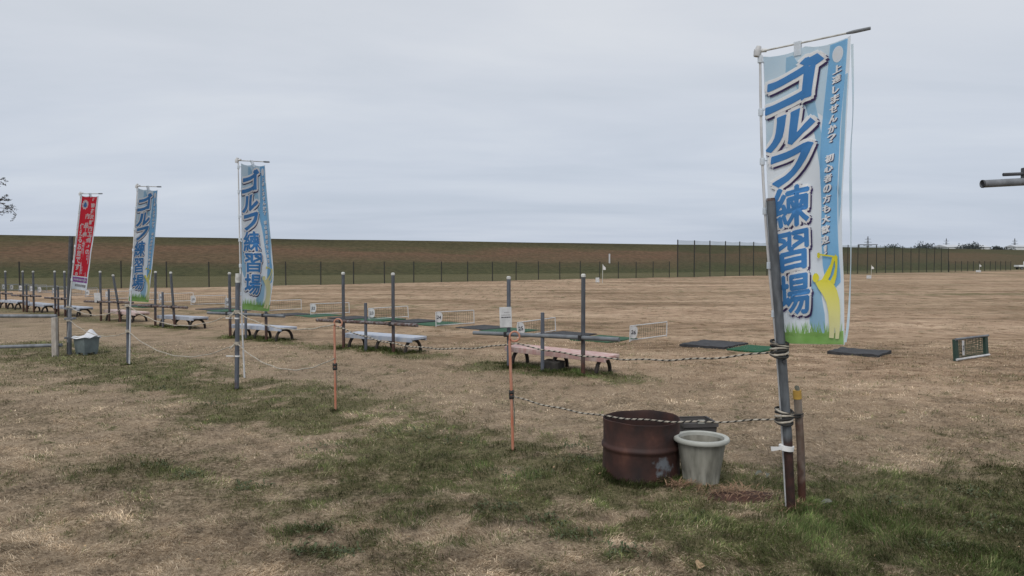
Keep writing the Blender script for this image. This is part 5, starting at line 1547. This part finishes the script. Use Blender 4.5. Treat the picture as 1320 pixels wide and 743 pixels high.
FT = [(1150, 9.6, 9, 'first dark tree behind the levee right of the steel gantry'), (1162, 10.4, 10, 'second dark tree from the gantry behind the levee'), (1176, 10.0, 9, 'third dark tree from the gantry behind the levee'),
      (1194, 11.0, 11, 'broad dark tree behind the end of the tall fence'), (1205, 10.2, 9, 'dark tree left of the long pale building'), (1240, 9.6, 10, 'low dark tree before the long pale building'),
      (1253, 10.0, 10, 'dark tree at the right end of the long pale building'), (1268, 11.4, 12, 'tallest dark tree right of the long pale building'), (1280, 11.0, 11, 'dark tree left of the gap before the right edge'),
      (1293, 9.4, 8, 'small dark tree left of the square pale building'), (1303, 10.6, 6, 'narrow dark tree above the square pale building')]
for i, (px, h, w, lab) in enumerate(FT):
    far_tree((px - 660) / 950 * 400, 400 + (i % 3) * 12, h + .6, w * 1.15, lab, 50 + i)
def far_building(name, x, y, w, d, h, label, roof_h):
    t = empty(name, (x, y, 0), R(8)); tag(t, label, 'building')
    m = MB(); m.box((0, 0, h / 2), (w, d, h)); m.build('wall', M['far_wall'], t)
    m = MB(); m.add([(-w / 2 - .4, -d / 2 - .4, h + .002), (w / 2 + .4, -d / 2 - .4, h + .002), (w / 2 + .4, d / 2 + .4, h + .002), (-w / 2 - .4, d / 2 + .4, h + .002), (-w / 2 - .4, 0, h + roof_h), (w / 2 + .4, 0, h + roof_h)],
                    [(0, 1, 5, 4), (2, 3, 4, 5), (0, 4, 3), (1, 2, 5), (3, 2, 1, 0)]); ro = m.build('roof', M['far_roof'], t)
    n = max(3, int(w / 5))
    for i in range(n):
        m = MB(); m.box((-w / 2 + (i + .5) * w / n, -d / 2 - .02, h * .72), (w / n * .55, .06, h * .12)); m.build('window', M['glass'], t)
    return t
far_building('long_building', (1238 - 660) / 950 * 470, 470, 30, 14, 11.0, 'long low pale building beyond the levee among the trees', 1.6)
far_building('square_building', (1312 - 660) / 950 * 460, 460, 11, 9, 11.0, 'small square pale building beyond the levee at the right edge', 1.2)
# steel gantry
x = (1118 - 660) / 950 * 400
t = empty('steel_gantry', (x, 400, 0)); tag(t, 'thin dark steel gantry standing behind the levee right of the big banner', 'gantry')
for s_ in (-1, 1):
    m = MB(); m.box((s_ * 4.7, 0, 5.4), (.35, .35, 10.8)); m.build('gantry_leg', M['far_steel'], t)
m = MB(); m.box((0, 0, 11.0), (10.6, .5, .45)); m.build('gantry_beam', M['far_steel'], t)
# lattice power pylon
def pylon(x, y, h, label):
    t = empty('power_pylon', (x, y, 0)); tag(t, label, 'pylon')
    m = MB(); w0 = h * .09
    lv = [0, .22, .42, .58, .72, .84, 1.0]; ws = [w0, w0 * .72, w0 * .5, w0 * .35, w0 * .26, w0 * .2, w0 * .06]
    for i in range(len(lv) - 1):
        a = [(sx * ws[i], sy * ws[i], lv[i] * h) for sx, sy in ((-1, -1), (1, -1), (1, 1), (-1, 1))]
        b_ = [(sx * ws[i + 1], sy * ws[i + 1], lv[i + 1] * h) for sx, sy in ((-1, -1), (1, -1), (1, 1), (-1, 1))]
        for k in range(4):
            m.tube([a[k], b_[k]], .16, 4); m.tube([a[k], b_[(k + 1) % 4]], .09, 4); m.tube([a[(k + 1) % 4], b_[k]], .09, 4); m.tube([b_[k], b_[(k + 1) % 4]], .09, 4)
    m.build('lattice_tower', M['far_steel'], t)
    for f, w in ((.66, .17), (.78, .14), (.89, .11)):
        m = MB(); m.tube([(-w * h, 0, f * h), (0, 0, f * h + .6), (w * h, 0, f * h)], .16, 4); m.tube([(-w * h, 0, f * h), (0, 0, f * h - .8), (w * h, 0, f * h)], .1, 4); m.build('cross_arm', M['far_steel'], t)
pylon((1118 - 660) / 950 * 900, 900, 33, 'lattice power pylon rising behind the steel gantry')
pylon((1307 - 660) / 950 * 950, 950, 32, 'lattice power pylon near the right edge of the view')
pylon((1219 - 660) / 950 * 1200, 1200, 40, 'faint far pylon above the long pale building')

# ------------------------------------------------------------------ white pickup truck by the far fence
t = empty('pickup_truck', (110.1, 158.5, -.02), R(4)); tag(t, 'small white pickup truck parked at the far right edge', 'truck')
# local x along the truck, cab toward +x
def slab(pts, y0, y1):
    n = len(pts)
    return [(p[0], y0, p[1]) for p in pts] + [(p[0], y1, p[1]) for p in pts], [tuple(range(n)), tuple(range(2 * n - 1, n - 1, -1))] + [(i, n + i, n + (i + 1) % n, (i + 1) % n) for i in range(n)]
m = MB(); m.add(*slab([(.35, .35), (1.72, .35), (1.74, .95), (1.55, 1.15), (1.18, 1.72), (.45, 1.76), (.35, 1.6)], -.72, .72)); cabo = m.build('cab', M['white_paint'], t, None, .04)
m = MB(); m.add(*slab([(.55, 1.15), (1.38, 1.15), (1.10, 1.62), (.55, 1.64)], -.735, .735)); m.build('side_window', M['glass'], cabo)
m = MB(); m.box((-.68, 0, .48), (2.0, 1.36, .12)); m.build('chassis', M['steel_dark'], t)
m = MB(); m.box((-.72, 0, .66), (2.02, 1.44, .06)); bed = m.build('bed_floor', M['white_paint'], t)
for y in (-.71, .71):
    m = MB(); m.box((-.72, y, .84), (2.02, .04, .30)); m.build('bed_side', M['white_paint'], bed)
m = MB(); m.box((-1.72, 0, .84), (.04, 1.38, .30)); m.build('tailgate', M['white_paint'], bed)
for x in (-1.05, 1.12):
    for y in (-.64, .64):
        m = MB(); m.tube([(x, y - .08, .27), (x, y + .08, .27)], .27, 16); w = m.build('wheel', M['tyre'], t, 40)
        m = MB(); m.tube([(x, y - .09, .27), (x, y + .09, .27)], .15, 12); m.build('rim', M['steel'], w, 40)

# ------------------------------------------------------------------ tree whose twigs reach in at the left edge
def edge_tree():
    rr = random.Random(77)
    base = Vector((-15.6, 18.6, 0))
    t = empty('edge_tree', base); tag(t, 'dark sparse tree whose twigs reach in at the left edge', 'tree')
    m = MB(); tw = MB(); lf = MB()
    m.tube([(0, 0, -.2), (.1, 0, 1.2), (.25, -.1, 2.4), (.2, -.1, 4.2)], [.16, .13, .10, .04], 9)
    def twig(p, d, l_, depth):
        q_ = p + d * l_
        mid = p.lerp(q_, .5) + Vector((rr.gauss(0, .03), rr.gauss(0, .03), rr.gauss(0, .05)))
        rad = (.004, .009, .020, .035)[depth]
        tw.tube([p, mid, q_], [rad, rad * .8, rad * .55], 5)
        if depth == 0:
            for i in range(16):
                f = rr.uniform(.1, 1); c = p.lerp(q_, f)
                a = Vector((rr.gauss(0, 1), rr.gauss(0, 1), rr.gauss(0, 1))).normalized() * rr.uniform(.012, .026); b_ = Vector((rr.gauss(0, 1), rr.gauss(0, 1), rr.gauss(0, 1))).normalized() * rr.uniform(.008, .018)
                lf.add([c, c + a + b_, c + a * 2, c + a - b_], [(0, 1, 2, 3)])
            return
        n = (0, 4, 5, 5)[depth]
        for i in range(n):
            f = rr.uniform(.25, 1.0); c = p.lerp(mid, f * 2) if f < .5 else mid.lerp(q_, f * 2 - 1)
            dd = (d + Vector((rr.gauss(0, .55), rr.gauss(0, .55), rr.gauss(0, .42)))).normalized()
            twig(c, dd, l_ * rr.uniform(.35, .55), depth - 1)
    st_ = Vector((.25, -.1, 2.4))
    for tgt in ((3.12, -.4, 3.06), (3.02, -.6, 2.90), (2.88, -.4, 3.50), (2.80, -.5, 3.24)):
        g = Vector(tgt); p0 = st_ + Vector((0, 0, rr.uniform(-.2, .7)))
        b1 = p0.lerp(g, .62) + Vector((0, 0, .12))
        m.tube([p0, p0.lerp(b1, .5) + Vector((0, 0, .1)), b1], [.05, .035, .022], 6)
        twig(b1, (g - b1).normalized(), (g - b1).length, 2)
    for i in range(9):
        a = rr.uniform(PI * .35, PI * 1.65); h = rr.uniform(1.8, 4.0)
        twig(Vector((.2, -.1, h)), Vector((math.cos(a), math.sin(a), rr.uniform(.1, .7))).normalized(), rr.uniform(1.0, 1.9), 3)
    m.build('trunk', M['bark'], t, 60); tr = bpy.data.objects['trunk']
    tw.build('branches', M['bark'], t, 60); lf.build('crown', M['leaf_dark'], t)
edge_tree()
bpy.data.objects.remove(_fo); bpy.data.curves.remove(_fc)
